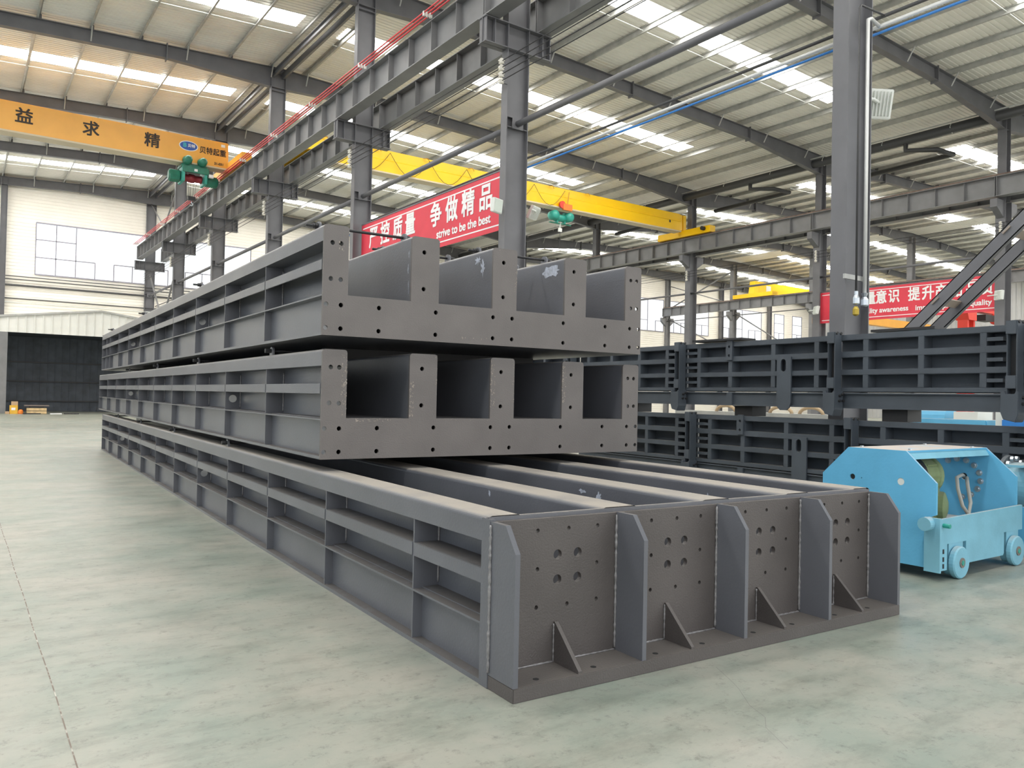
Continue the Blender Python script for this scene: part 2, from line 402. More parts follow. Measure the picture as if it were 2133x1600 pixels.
wo = bpy.data.objects.new('window_%d' % (len(WINS)+1), None); COL.objects.link(wo); struct(wo)
g = MB(); g.v = [(XL, -7, 4.0), (XL, YW, 4.0), (XL, YW, 7.4), (XL, -7, 7.4)]; g.f = [(0, 1, 2, 3)]; g.build('pane', GLASS, wo)
fr = MB()
for k in range(28): fr.box(XL-.05, XL+.03, -7+2.5*k-.03, -7+2.5*k+.03, 4.0, 7.4)
for z in (4.0, 5.7, 7.4): fr.box(XL-.05, XL+.03, -7, YW, z-.03, z+.03)
fr.build('window_frame', mat('window_frame_grey', (0.30, 0.29, 0.34), 0.5), wo)
struct(rw.build('wall_right', mat('grey_wall_sheet', (0.42, 0.42, 0.42), 0.6, 0, .05, 1)))
random.seed(3)
for i, (a, b) in enumerate(WINS):
    wo = bpy.data.objects.new('window_%d' % (i+1), None); COL.objects.link(wo); struct(wo)
    fr = MB(); t = 0.03
    fr.box(a, b, YW-.06, YW+.02, WZ0-.04, WZ0+.04); fr.box(a, b, YW-.06, YW+.02, WZ1-.05, WZ1+.03)
    nx = max(1, round((b-a)/1.16)); 
    for k in range(nx+1):
        x = a+(b-a)*k/nx
        full = k in (0, nx) or (i == 0 and k in (1, 2)) or (i > 0 and k % 3 == 0)
        fr.box(x-t, x+t, YW-.05, YW+.02, WZ0, WZ1 if full else WZ0+1.13)
    for k in range(nx):
        if k % 4 < 3:
            x0 = a+(b-a)*k/nx; x1 = a+(b-a)*(k+1)/nx
            fr.box(x0, x1, YW-.05, YW+.02, WZ0+1.13-t, WZ0+1.13+t)
            if k < 2: fr.box(x0, x1, YW-.05, YW+.02, WZ0+2.3-t, WZ0+2.3+t)
    fr.build('window_frame', mat('window_frame_grey', (0.30, 0.29, 0.34), 0.5), wo)
    g = MB(); g.v = [(a, YW-.01, WZ0), (b, YW-.01, WZ0), (b, YW-.01, WZ1), (a, YW-.01, WZ1)]; g.f = [(0, 1, 2, 3)]
    g.build('pane', GLASS, wo)

# ------------------------------------------------------------------ hall frame: columns, rafters, girders
def hsection(mb, cx, cy, dx, by, z0, z1, tf=0.022, tw=0.014):
    """H column: flanges face +-X, web in the XZ plane"""
    mb.box(cx-dx/2, cx-dx/2+tf, cy-by/2, cy+by/2, z0, z1); mb.box(cx+dx/2-tf, cx+dx/2, cy-by/2, cy+by/2, z0, z1)
    mb.box(cx-dx/2+tf, cx+dx/2-tf, cy-tw/2, cy+tw/2, z0, z1)
def ibracket(cx, cy, x0, x1, z0, z1, material, parent, name='bracket'):
    mb = MB()
    mb.box(x0, x1, cy-.16, cy+.16, z1-.022, z1); mb.box(x0, x1, cy-.16, cy+.16, z0, z0+.022); mb.box(x0, x1, cy-.008, cy+.008, z0, z1)
    for x in (x0+.03, x0+.28, x1-.28, x1-.05): mb.box(x, x+.02, cy-.15, cy+.15, z0+.02, z1-.02)
    return mb.build(name, material, parent)
GZ0, GZ1 = 10.62, 11.5
A_LABELS = {
 0: 'steel column with a flat pale face beside the tripped pipes', 1: 'tall steel column at the right, black and silver pipes running down its side',
 2: 'steel column at the right end of the near red banner, floodlight on it', 3: 'steel column at the left end of the near red banner, above the top girder',
 4: 'fourth steel column along the middle crane runway, counted from the one with pipes', 5: 'fifth steel column along the middle crane runway, counted from the one with pipes',
 6: 'sixth steel column along the middle crane runway, next to last before the back wall', 7: 'last steel column of the middle crane runway, against the back wall beside braces'}
for n in range(1, 8):
    y = FY[n]
    c = thing('steel_column', A_LABELS[n], 'column', (XA, y, 0), 0, 'columns of the middle row')
    mb = MB(); hsection(mb, 0, 0, 0.64, 0.25, 0.03, 15.45); mb.build('shaft', FRAME, c)
    MB().box(-.35, .35, -.3, .3, 0, .03).build('base_plate', FRAME, c)
    ibracket(0, 0, -1.0, 0.98, 9.98, GZ0-.02, FRAME, c)
    mb = MB()
    for z in (8.22-.12, 8.22+.12, 9.98, GZ0, 14.5, 15.3):
        mb.box(-.30, .30, -.12, .12, z-.008, z+.008)
    mb.build('stiffener', FRAME, c)
for n in range(2, 8):
    y = FY[n]
    lab = {2: 'steel column at the right end of the far red banner, behind the diagonal brace', 3: 'steel column at the left end of the far red banner, with porcelain insulators',
           4: 'steel column carrying the right end of the yellow crane runway, left of the pale windows', 5: 'fifth column of the far crane runway, half hidden behind the top stacked girder',
           6: 'sixth column of the far crane runway, seen just above the stacked girders', 7: 'last column of the far crane runway, against the back wall'}[n]
    c = thing('steel_column', lab, 'column', (XB, y, 0), 0, 'columns of the far row')
    mb = MB(); hsection(mb, 0, 0, 0.62, 0.40, 0.03, 10.5); hsection(mb, 0, 0, 0.42, 0.36, 10.5, 14.4); mb.build('shaft', FRAME, c)
    MB().box(-.4, .4, -.3, .3, 0, .03).build('base_plate', FRAME, c)
    mb = MB()
    for sg in (-1, 1):
        prof = [(sg*.31, 10.5), (sg*.95, 10.5), (sg*.95, 10.15), (sg*.31, 9.75)]
        mb.prism(prof, WZ, -.14, .14)
    mb.build('bracket', FRAME, c)
for n in range(4, 8):
    lab = {4: 'thin grey column seen above the far red banner', 5: 'grey column of the far right row just behind the insulator column',
           6: 'grey column carrying the far pale runway girder in the middle of its length', 7: 'grey column carrying the left end of the far pale runway girder'}[n]
    c = thing('steel_column', lab, 'column', (XC, FY[n], 0), 0, 'columns of the farthest row')
    mb = MB(); hsection(mb, 0, 0, 0.6, 0.4, 0.03, 15.2); mb.build('shaft', FRAMEL, c)
    mb = MB()
    for sg in (-1, 1): mb.prism([(sg*.3, 10.5), (sg*.9, 10.5), (sg*.9, 10.1), (sg*.3, 9.6)], WZ, -.14, .14)
    mb.build('bracket', FRAMEL, c)
# columns of the back wall
for x, lab in ((2.22, 'narrow wall column at the far left edge of the back wall'), (71.6, 'wall column between the two wide far windows on the right'), (80.4, 'wall column beside the two narrow far windows')):
    c = MB(); hsection(c, x, YW-.3, .36, .4, 0, zroof(x)-.3); tag(c.build('wall_column', FRAME), lab, 'column', 'columns of the back wall')

def rafter_mesh(x0, x1, deep0, deep1, parent):
    """I rafter between x0 and x1 with haunches of depth deep0, deep1"""
    d = .52; top = lambda x: zroof(x)-.205
    L = abs(x1-x0); sg = 1 if x1 > x0 else -1
    k = [x0, x0+sg*min(4.5, L*.3), x1-sg*6.0, x1]; dep = [deep0, d, d, deep1]
    mb = MB()
    pts = [(x, top(x)-.02) for x in k] + [(k[i], top(k[i])-dep[i]+.02) for i in (3, 2, 1, 0)]
    mb.prism(pts, WZ, -.006, .006)
    mb.prism([(k[0], top(k[0])), (k[3], top(k[3])), (k[3], top(k[3])-.02), (k[0], top(k[0])-.02)], WZ, -.13, .13)
    for i in range(3):
        a, b2 = k[i], k[i+1]; za, zb = top(a)-dep[i], top(b2)-dep[i+1]
        mb.prism([(a, za), (b2, zb), (b2, zb+.02), (a, za+.02)], WZ, -.13, .13)
    for xx in (k[1], (k[1]+k[2])/2, k[2]):
        mb.box(xx-.02, xx+.02, -.16, .16, top(xx)-d-.08, top(xx)+.06)
    mb.build('i_beam', FRAME, parent)
BAYN = {0: 'over the bay of the orange crane', 1: 'over the bay of the yellow crane', 2: 'over the bay behind the far banner', 3: 'over the farthest right bay'}
for n in range(0, 8):
    for s, (a, b) in enumerate(((XA, XL), (XA, XB), (XC, XB), (XC, XD))):
        if (s == 2 and n < 1) or (s == 3 and n < 3): continue
        k = 7-n
        which = 'against the back wall' if k == 0 else ('%s in front of the back wall' % ORD[k-1])
        r = thing('roof_rafter', 'roof rafter %s, %s' % (BAYN[s], which), 'rafter', (0, FY[n] if n < 7 else YW-.35, 0), 0, 'roof rafters')
        rafter_mesh(a, b, .88, 1.0 if s else .8, r)
        # light fly braces from the lower flange to the purlins
        sg = 1 if b > a else -1
        allp = [x for x in PX if min(a, b)+.3 < x < max(a, b)-.3]; px = allp[::2]
        if n < 1 or max(a, b) < 1: continue
        ct = None
        for x in allp:
            if x < 1.5: continue
            zt = zroof(x)-.205
            if ct is None: ct = MB().box(-.005, .1, -.11, .11, 0, .17).build('purlin_cleat', FRAME, r); ct.location = (x, 0, zt)
            else: link_copy(ct, r, (x, 0, zt))
        for x in px:
            zt = zroof(x)-.19; zb = zroof(x)-.205-.5
            MB().tube([(x, -.14, zb+.03), (x, -.42, zt)], .028, 6).build('fly_brace', GALV, r)
# longitudinal ridge beams between the columns of the middle row
for n in range(0, 7):
    r = thing('ridge_beam', 'double channel ridge beam between the rafters, %s bay from the back wall' % ORD[6-n], 'beam', (XA, (FY[n]+FY[n+1])/2, 15.22), 0, 'ridge beams')
    for dx in (-.17, .17):
        mb = MB(); L = 4.45; sg = 1 if dx > 0 else -1
        mb.box(dx-.006, dx+.006, -L, L, -.13, .13)
        for z in (-.13, .118): mb.box(min(dx, dx+sg*.09), max(dx, dx+sg*.09), -L, L, z, z+.012)
        mb.build('channel', FRAME, r)
# runway girders
def girder(name, label, x, y0, y1, rail_mat, group, ns=8, mat_=FRAMEL):
    g = thing(name, label, 'girder', (x, (y0+y1)/2, GZ0), 0, group); L = (y1-y0)/2-.01; h = GZ1-GZ0
    mb = MB(); mb.box(-.2, .2, -L, L, 0, .025); mb.box(-.2, .2, -L, L, h-.025, h); mb.box(-.008, .008, -L, L, .025, h-.025); mb.build('i_beam', mat_, g)
    st = None
    for k in range(ns):
        yy = -L+.02+(2*L-.05)*k/(ns-1)
        if st is None:
            mb = MB(); mb.box(-.18, .18, -.008, .008, .03, h-.03); st = mb.build('stiffener', mat_, g); st.location = (0, yy, 0)
        else: link_copy(st, g, (0, yy, 0))
    MB().box(-.035, .035, -L, L, h, h+.11).build('rail', rail_mat, g)
    return g
for n in range(0, 7):
    k = 6-n; w_ = 'next to the back wall' if k == 0 else '%s bay from the back wall' % ORD[k]
    girder('runway_girder', 'crane runway girder under the red conductor bars, %s' % w_, XA-.78, FY[n], FY[n+1] if n < 6 else 59.9, RUST, 'runway girders')
    girder('runway_girder', 'crane runway girder right of the middle columns, %s' % w_, XA+.78, FY[n], FY[n+1] if n < 6 else 59.9, RUST, 'runway girders')
    if n > 0: girder('runway_girder', 'crane runway girder in front of the far columns, %s' % w_, XB-.63, FY[n], FY[n+1], RUST, 'runway girders')
    if n > 0: girder('runway_girder', 'crane runway girder on the back of the far columns, %s' % w_, XB+.63, FY[n], FY[n+1], RUST, 'runway girders')
    if n > 2: girder('runway_girder', 'pale far runway girder under the farthest yellow crane, %s' % w_, XC-.6, FY[n], FY[n+1], RUST, 'runway girders')
# red conductor bars along the left girder
for i in range(3):
    y0, y1 = -2, 60.0
    o = thing('conductor_bar', 'red conductor bar along the runway girder, %s' % ('innermost of three', 'middle of three', 'outermost of three')[i], 'conductor', (XA-.98-.1*i, 0, GZ1+.15), 0, 'red conductor bars')
    MB().tube([(0, y0, 0), (0, y1, 0)], .022, 8).build('bar', CABR, o)
    mb = None
    for k in range(14):
        y = 6 + 4.1*k
        if mb is None: mb = MB().box(-.03, .03, -.03, .03, -.1, .03).build('clip', LAMPW, o); mb.location = (0, y, 0)
        else: link_copy(mb, o, (0, y, 0))
o = MB().tube([(XA-.89, -2, GZ1+.02), (XA-.89, 60, GZ1+.02)], .018, 8).build('green_cable', mat('green_cable', (0.05, 0.3, 0.16), .5)); tag(o, 'thin green cable under the red conductor bars', 'cable')

# tie pipes, one between each two columns
for n in range(1, 7):
    k = 6-n; w_ = 'next to the back wall' if k == 0 else '%s bay from the back wall' % ORD[k]
    o = thing('tie_pipe', 'round grey tie pipe between two middle columns, %s' % w_, 'pipe', (XA, 0, 8.2), 0, 'tie pipes of the middle row')
    MB().tube([(0, FY[n]+.14, 0), (0, FY[n+1]-.14, 0)], .075, 14).build('pipe', FRAME, o, True)
    for yy in (FY[n]+.127, FY[n+1]-.141): MB().box(-.16, .16, yy, yy+.014, -.13, .13).build('end_plate', FRAME, o)
for n in range(2, 7):
    k = 6-n; w_ = 'next to the back wall' if k == 0 else '%s bay from the back wall' % ORD[k]
    o = thing('tie_pipe', 'round grey tie pipe between two far columns, %s' % w_, 'pipe', (XB, 0, 8.22), 0, 'tie pipes of the far row'); MB().tube([(0, FY[n]+.03, 0), (0, FY[n+1]-.03, 0)], .06, 12).build('pipe', FRAME, o, True)
for n in (5, 6):
    o = thing('tie_pipe', 'thin tie pipe between the farthest columns, %s' % ('next to the back wall' if n == 6 else 'second bay from the back wall'), 'pipe', (XC, 0, 10.15)); MB().tube([(0, FY[n]+.03, 0), (0, FY[n+1]-.03, 0)], .05, 12).build('pipe', FRAMEL, o, True)
# cables on the wire insulators, left face of middle columns
wires_z = [9.62, 9.46, 9.30, 9.14]
for i, z in enumerate(wires_z):
    o = MB().tube([(10.50, -2, z), (10.50, 60, z)], .012, 6).build('overhead_wire', BLACK); tag(o, 'thin bare wire along the middle columns, %s of four' % ('highest', 'second highest', 'third highest', 'lowest')[i], 'wire', 'overhead wires')
def insulators(x, y, z0, lab):
    t = thing('insulator_string', lab, 'insulator', (x, y, z0), 0, 'insulators'); 
    for k in range(4):
        MB().lathe([(.03, -.07), (.075, -.05), (.045, -.01), (.085, .01), (.045, .05), (.03, .07)], (0, 0, -k*.16), (0, 0, 1), 12).build('porcelain', PORC, t, True)
    MB().box(.02, .17, -.02, .02, -.52, .06).build('arm', FRAME, t)
for n in range(2, 7): insulators(XA-.50, FY[n]-.12, 9.62, 'white porcelain insulators on the middle column row, column %s from the back wall' % ORD[7-n])
for n, lab in ((2, 'white porcelain insulators on the column at the right end of the far banner'), (3, 'white porcelain insulators on the column at the left end of the far banner'), (4, 'white porcelain insulators on the column left of the far windows')): insulators(XB-.52, FY[n]-.1, 9.5, lab)
for i in range(3):
    z = 9.5-.16*i
    o = MB().tube([(XB-.55, 12, z), (XB-.55, 60, z)], .012, 6).build('overhead_wire', BLACK); tag(o, 'thin bare wire along the far columns, %s of three' % ('highest', 'middle', 'lowest')[i], 'wire', 'overhead wires')
# three service lines along the middle columns at mid height, and their drops down the near column
for x, z, r, m, lab, nm in ((11.35, 7.45, .028, PIPED, 'black service pipe, uppermost of three lines meeting the near column', 'service_pipe'), (11.38, 7.33, .03, PIPEW, 'silver service pipe between the black pipe and the blue hose', 'service_pipe'), (11.40, 7.24, .02, PIPEB, 'blue hose below the silver service pipe', 'hose')):
    o = MB().tube([(x, 4.6, z), (x, 60, z)], r, 10).build(nm, m, None, True); tag(o, lab, 'pipe')
y0 = FY[1]
o = thing('drop_pipe', 'black thin pipe running down the near column to a valve', 'pipe', (0, 0, 0))
MB().tube([(11.35, y0-.3, 7.45), (10.72, y0-.3, 7.42), (10.68, y0-.3, 7.36), (10.68, y0-.3, 3.2)], .016, 8).build('pipe', PIPED, o, True)
MB().lathe([(.02, 0), (.05, .02), (.05, .1), (.03, .14), (.03, .2)], (10.68, y0-.3, 3.0), (0, 0, 1), 10).build('valve', CHROME, o)
MB().lathe([(.02, 0), (.045, .02), (.045, .1), (.02, .14)], (10.68, y0-.3, 2.84), (0, 0, 1), 10).build('brass_fitting', BRASS, o)
o = thing('drop_pipe', 'silver pipe running down the right part of the near column', 'pipe', (0, 0, 0))
MB().tube([(11.38, y0-.2, 7.33), (11.05, y0-.26, 7.33), (10.95, y0-.27, 7.28), (10.95, y0-.27, 3.0)], .028, 12).build('pipe', PIPEW, o, True)
MB().lathe([(.03, 0), (.06, .02), (.06, .1), (.03, .14), (.05, .2)], (10.95, y0-.27, 3.0), (0, 0, 1), 10).build('valve', CHROME, o)
o = MB().box(10.5, 11.05, y0-.235, y0-.20, 3.38, 3.45).build('pipe_clamp', GALV); tag(o, 'pale strap holding the two pipes at the foot of the near column', 'clamp')

# gutter pipe along the far row valley
o = thing('gutter_pipe', 'big dark drain pipe hung along the roof valley over the far columns', 'pipe', (0, 0, 0))
MB().tube([(XB-.7, 6, 14.12), (XB-.7, 60, 14.0)], .21, 16).build('pipe', PIPED, o, True)
for k in range(14):
    y = 8+3.2*k; MB().tube([(XB-.7, y, 14.5), (XB-.93, y, 14.1), (XB-.7, y, 13.86), (XB-.47, y, 14.1)], .015, 6).build('hanger', LAMPW, o)
MB().tube([(XB-.95, 6, 14.32), (XB-.95, 60, 14.24)], .035, 8).build('conduit', GALV, o, True)
for n in (2, 3, 4):
    y = FY[n]+4; MB().tube([(XB-.7, y, 14.05), (XB-.7, y, 13.6), (XB-.2, y-1.2, 13.45), (XB+.9, y-1.4, 13.4), (XB+.9, y+3.9, 13.3)], .12, 12).build('branch', PIPED, o, True)

# diagonal double brace at the right
t = thing('diagonal_brace', 'pair of steel braces rising diagonally right of the near column', 'brace', (0, 0, 0))
for x, off in ((10.80, 0.0), (11.42, 0.02)):
    a = Vector((x, 6.55, 1.87+off)); b = Vector((x, -1.9, 9.75+off)); d = (b-a).normalized(); nrm = Vector((0, d.z, -d.y))
    mb = MB(); L = (b-a).length
    M = Matrix(((1, d.x, 0, a.x), (0, d.y, nrm.y, a.y), (0, d.z, nrm.z, a.z), (0, 0, 0, 1)))
    mb.box(-.006, .006, 0, L, -.08, .08, M); mb.box(-.006, .07, 0, L, -.08, -.068, M); mb.box(-.006, .07, 0, L, .068, .08, M)
    mb.build('channel', FRAME, t)
for s_ in (1.55, 2.75, 3.9, 5.1, 6.3):
    d = Vector((0, -8.45, 7.88)).normalized(); p = Vector((11.05, 6.55, 1.92))+d*s_
    M = Matrix.Translation(p) @ Matrix.Rotation(math.atan2(d.z, d.y), 4, 'X')
    MB().box(-.28, .42, -.06, .06, -.012, .012, M).build('tie_plate', mat('rusty_plate', (0.30, 0.25, 0.21), .6), t)
# cross braces on the far runways and beside the back wall
def brace(p, q, r, lab, cat='brace'):
    o = MB().tube([p, q], r, 6).build('cross_brace', FRAMEL); tag(o, lab, cat, 'cross braces'); return o
brace((XC, FY[6]+.16, 6.4), (XC, FY[7]-.22, 10.4), .06, 'thin cross brace rising to the last farthest column')
brace((XC, FY[5]+.13, 5.4), (XC, FY[6]-.16, 10.4), .06, 'thin cross brace rising to the farthest column below the pale girder')
brace((XC, FY[7]-.14, 11.4), (XC, FY[6]+.14, 14.6), .07, 'long diagonal brace above the pale far girder')
brace((XC+.1, FY[7]-.14, 14.0), (XC+.1, FY[6]+.14, 11.3), .05, 'thinner diagonal crossing the brace above the pale far girder')
brace((XA, FY[7]-.13, 14.6), (XA, FY[6]+4.6, 12.4), .05, 'short diagonal above the end of the red conductor bars, falling to the right')
brace((XA, FY[6]+.13, 14.6), (XA, FY[6]+4.4, 12.4), .05, 'short diagonal above the end of the red conductor bars, falling to the left')
brace((XA, FY[7]-.13, 9.6), (XA, FY[6]+4.4, 6.2), .06, 'brace dropping from the end bracket of the middle runway')
brace((XA, FY[6]+.13, 9.6), (XA, FY[6]+4.0, 6.2), .06, 'brace dropping towards the back wall under the middle runway')
# conduits along the back wall
for z, r, m, lab in ((8.75, .03, PIPED, 'thin black conduit just below the far left windows'), (8.55, .03, PIPED, 'second thin black conduit below the far left windows'), (8.17, .07, PIPED, 'thick dark pipe along the back wall under the windows'), (7.3, .04, PIPED, 'dark conduit along the back wall above the shed'), (7.05, .03, LAMPW, 'white conduit along the back wall above the shed')):
    o = MB().tube([(-2, YW-.12, z), (58, YW-.12, z)], r, 8).build('wall_conduit', m); tag(o, lab, 'conduit', 'conduits on the back wall')

# ------------------------------------------------------------------ floodlights on the columns
def floodlight(loc, yaw, tilt, lab, s=1.0):
    t = thing('floodlight', lab, 'lamp', loc, yaw, 'floodlights'); R = Matrix.Rotation(tilt, 4, 'X')
    hs_ = MB().box(-.17*s, .17*s, -.05*s, .05*s, -.17*s, .17*s, R).build('housing', LAMPW, t, False, .012)
    MB().box(-.145*s, .145*s, -.058*s, -.051*s, -.145*s, .145*s, R).build('glass', LAMPG, hs_)
    mb = MB()
    for k in range(7): mb.box((-.13+.042*k)*s, (-.122+.042*k)*s, .05*s, .085*s, -.14*s, .14*s, R)
    mb.build('cooling_fin', LAMPW, hs_)
    MB().tube([(0, .05*s, 0), (.12*s, .14*s, 0), (.34*s, .16*s, 0)], .02*s, 8).build('bracket_arm', LAMPW, t)
    return t
floodlight((10.40, FY[2]-.20, 6.10), math.radians(20), .12, 'square white floodlight in front of the near red banner')
floodlight((11.82, FY[2]+.25, 6.23), math.radians(200), -.5, 'white floodlight behind the column at the end of the near banner, tilted back')
floodlight((12.02, FY[1]+.2, 6.40), math.radians(150), -.25, 'white floodlight high on the right of the near column, tilted back', 1.35)
floodlight((XB-.7, FY[2]-.15, 6.36), math.radians(70), .1, 'white floodlight at the right end of the far red banner', 1.2)
floodlight((XB-.7, FY[3]-.3, 6.40), math.radians(60), .2, 'white floodlight on the column left of the far red banner', 1.25)

# ------------------------------------------------------------------ cranes
def box_open(mb, *a): return mb.box(*a)
# orange crane of the left bay
YO = 37.5
t = thing('overhead_crane', 'orange bridge crane with black characters in the left bay', 'crane', (0, YO, 0))
bg_ = MB().box(-14.6, 10.05, 0, .62, 11.86, 13.06).build('box_girder', ORA, t, False, .02)
MB().box(-14.6, 10.05, -.04, .66, 11.80, 11.87).build('bottom_flange', mat('pale_flange', (0.62, 0.52, 0.36), .5), t)
et = MB().box(10.0, 10.45, -2.3, 2.6, 11.72, 12.14).build('end_truck', ORA, t, False, .02)
MB().box(10.052, 10.07, .06, .56, 11.9, 13.0).build('end_plate', ORA, t)
for yy in (-1.9, 2.1): MB().lathe([(.17, -.06), (.2, -.05), (.17, -.04), (.17, .04), (.2, .05), (.17, .06)], (10.22, yy, 11.82), (1, 0, 0), 18).build('wheel', RUST, et)
def onface(x, z, y=-.012): return Matrix.Translation((x, y, z)) @ Matrix.Rotation(PI/2, 4, 'X')
for ch, x in (('益', 1.97), ('求', 4.38), ('精', 6.78)):
    lettering(ch, .66, BLKL, bg_, onface(x, 12.50), .012)
lettering('贝特起重', .33, BLKL, bg_, onface(9.36, 12.52), .006, sx=.9)
lettering('21-031', .15, BLKL, bg_, onface(9.64, 12.02), .004)
lg = MB().lathe([(.37, 0), (.37, .012)], (0, 0, 0), (0, 0, 1), 32).build('logo', LBLUE, bg_); lg.matrix_local = onface(8.30, 12.60, -.0) @ Matrix.Diagonal((1, .52, 1, 1))
rim = MB().lathe([(.41, 0), (.41, .006)], (0, 0, 0), (0, 0, 1), 32).build('logo', WHITE, bg_); rim.matrix_local = onface(8.30, 12.60, -.0) @ Matrix.Diagonal((1, .55, 1, 1))
lettering('B', .26, LTEAL, bg_, onface(8.13, 12.61, -.02), .012); lettering('贝特', .16, WHITE, bg_, onface(8.42, 12.61, -.02), .004)
MB().box(9.72, 9.9, -.008, 0, 12.83, 12.95).build('notice_plate', WHITE, bg_)
# orange crane hoist
t = thing('hoist', 'green electric hoist with two motors under the orange crane', 'hoist', (8.55, YO+.3, 11.78))
for x in (-.32, .32):
    MB().lathe([(.13, -.05), (.19, -.04), (.21, 0), (.19, .04), (.17, .3), (.1, .36)], (x, -.42, .12), (0, -1, 0), 18).build('trolley_motor', GREEN, t, True)
    MB().lathe([(.15, 0), (.15, .08)], (x, -.3, .16), (0, 1, 0), 14).build('wheel', BLACK, t)
MB().box(-.55, .55, -.45, .45, -.16, -.02).build('trolley_frame', GREEN, t, False, .015)
MB().box(-.5, .62, -.5, -.42, -.40, -.12).build('beam_plate', GREEN, t, False, .01)
for x in (-.46, .5): MB().box(x-.06, x+.06, -.46, .4, -.82, -.1).build('side_plate', TEAL, t, False, .01)
MB().lathe([(.16, 0), (.19, .04), (.16, .07), (.16, .25), (.2, .28), (.2, .5), (.16, .52), (.16, .75), (.19, .8), (.16, .84)], (-.42, 0, -.56), (1, 0, 0), 18).build('drum', mat('drum_red', (0.25, 0.02, 0.03), .5), t, True)
MB().lathe([(.24, 0), (.29, .03), (.29, .42), (.2, .48)], (-.54, 0, -.54), (-1, 0, 0), 8).build('gearbox', GREEN, t)
MB().lathe([(.2, 0), (.25, .03), (.25, .5), (.14, .58)], (.56, 0, -.58), (1, 0, 0), 18).build('hoist_motor', GREEN, t, True)
MB().box(.62, .82, -.52, -.36, -.5, -.36).build('limit_switch', WHITE, t); MB().box(-.02, .12, -.512, -.5, -.33, -.22).build('name_plate', WHITE, t)
for x in (-.18, -.08, .1, .2): MB().tube([(x, 0, -.7), (x*.6, 0, -1.4)], .008, 6).build('wire_rope', BLACK, t)
MB().box(-.16, .16, -.08, .08, -1.55, -1.38).build('hook_block', BLACK, t)
MB().tube([(0, 0, -1.55), (0, 0, -1.65), (.07, 0, -1.72), (.03, 0, -1.8), (-.06, 0, -1.76)], .022, 8).build('hook', CHROME, t, True)
# yellow crane of the middle bay
YY = 33.5
t = thing('overhead_crane', 'bright yellow bridge crane in the middle bay above the near banner', 'crane', (0, YY, 0))
prof = [(0, 11.95), (.5, 11.95), (.5, 12.5), (.44, 12.55), (.44, 13.0), (.06, 13.0), (.06, 12.55), (0, 12.5)]
MB().prism(prof, YZ, 11.9, 36.0).build('box_girder', YEL, t)
MB().box(11.9, 36.0, -.06, .56, 11.88, 11.95).build('bottom_flange', mat('pale_flange', (0.62, 0.52, 0.36), .5), t)
et_r = MB().box(36.22, 36.72, -2.1, 2.15, 11.62, 12.02).build('end_truck', YEL, t, False, .02); et_l = MB().box(11.53, 12.02, -2.1, 2.15, 11.62, 12.02).build('end_truck', YEL, t, False, .02)
for x in (36.25, 36.6): MB().prism([(.1, 12.02), (.5, 12.02), (.44, 12.98), (.12, 12.98)], YZ, x-.05-.2, x).build('end_bracket', YEL, t)
for x, et in ((36.47, et_r), (11.78, et_l)):
    for yy in (-1.8, 1.8): MB().lathe([(.17, -.06), (.2, -.05), (.17, -.04), (.17, .04), (.2, .05), (.17, .06)], (x, yy, 11.82), (1, 0, 0), 18).build('wheel', RUST, et)
MB().lathe([(.1, 0), (.12, .03), (.12, .25), (.08, .3)], (36.2, -1.7, 11.85), (-1, 0, 0), 14).build('travel_motor', BLACK, t)
for k in range(7):
    x = 13.0+2.55*k; MB().tube([(x, -.02, 12.95), (x+.2, -.1, 12.98), (x+.3, -.1, 12.85)], .02, 6).build('cable_hook', mat('amber', (0.6, 0.3, 0.02), .5), t)
for k in range(6):
    x = 14.2+2.1*k; p = [(x+2.1*j/8, -.12, 12.85-.95*math.sin(PI*j/8)) for j in range(9)]
    MB().tube(p, .012, 5).build('festoon_cable', BLACK, t)
MB().box(35.0, 35.12, -.01, 0, 12.35, 12.5).build('hole_cover', BLACK, t)
t = thing('hoist', 'small teal electric hoist hanging under the yellow crane', 'hoist', (26.75, YY+.2, 11.9))
for x in (-.52, .5): MB().lathe([(.1, -.32), (.24, -.26), (.26, -.1), (.26, .15), (.2, .25)], (x, -.1, -.42), (0, -1, 0), 16).build('motor', TEAL, t, True)
MB().lathe([(.2, -.4), (.2, .4)], (0, 0, -.5), (1, 0, 0), 14).build('drum', TEAL, t, True)
MB().box(-.75, .75, -.04, .04, -.84, -.78).build('rail', GREEN, t); MB().box(-.3, -.22, -.1, .1, -.8, -.2).build('side_plate', TEAL, t); MB().box(.22, .3, -.1, .1, -.8, -.2).build('side_plate', TEAL, t)
MB().box(-.12, .5, -.42, -.3, -.12, .22).build('electric_box', mat('orange_box', (0.8, 0.2, 0.03), .5), t); MB().lathe([(.2, 0), (.2, .1)], (-.15, -.3, .15), (0, -1, 0), 14).build('wheel', REDP, t)
MB().tube([(.2, -.36, .2), (.3, -.36, .9)], .03, 6).build('chain', mat('amber', (0.6, 0.3, 0.02), .5), t)
MB().tube([(0, 0, -.7), (0, 0, -1.1)], .05, 8).build('rope_guide', GALV, t); MB().tube([(0, 0, -1.1), (0, 0, -2.2)], .012, 6).build('wire_rope', BLACK, t)
MB().box(-.1, .1, -.05, .05, -1.25, -1.05).build('hook_block', LAMPW, t)
# far yellow crane
t = thing('overhead_crane', 'yellow bridge crane far off on the pale runway girder at the right', 'crane', (0, 48.4, 0))
MB().box(63.0, 86, 0, .6, 11.95, 13.2).build('box_girder', YEL, t, False, .02)
MB().box(62.1, 62.9, -2.2, 2.4, 11.63, 12.0).build('end_truck', YEL, t); MB().prism([(62.2, 12.0), (63.0, 12.0), (63.0, 13.2), (62.4, 13.2)], WZ, 0, .6).build('end_bracket', YEL, t)
MB().box(64.1, 64.8, -.02, 0, 12.3, 12.9).build('notice_plate', LAMPW, t)
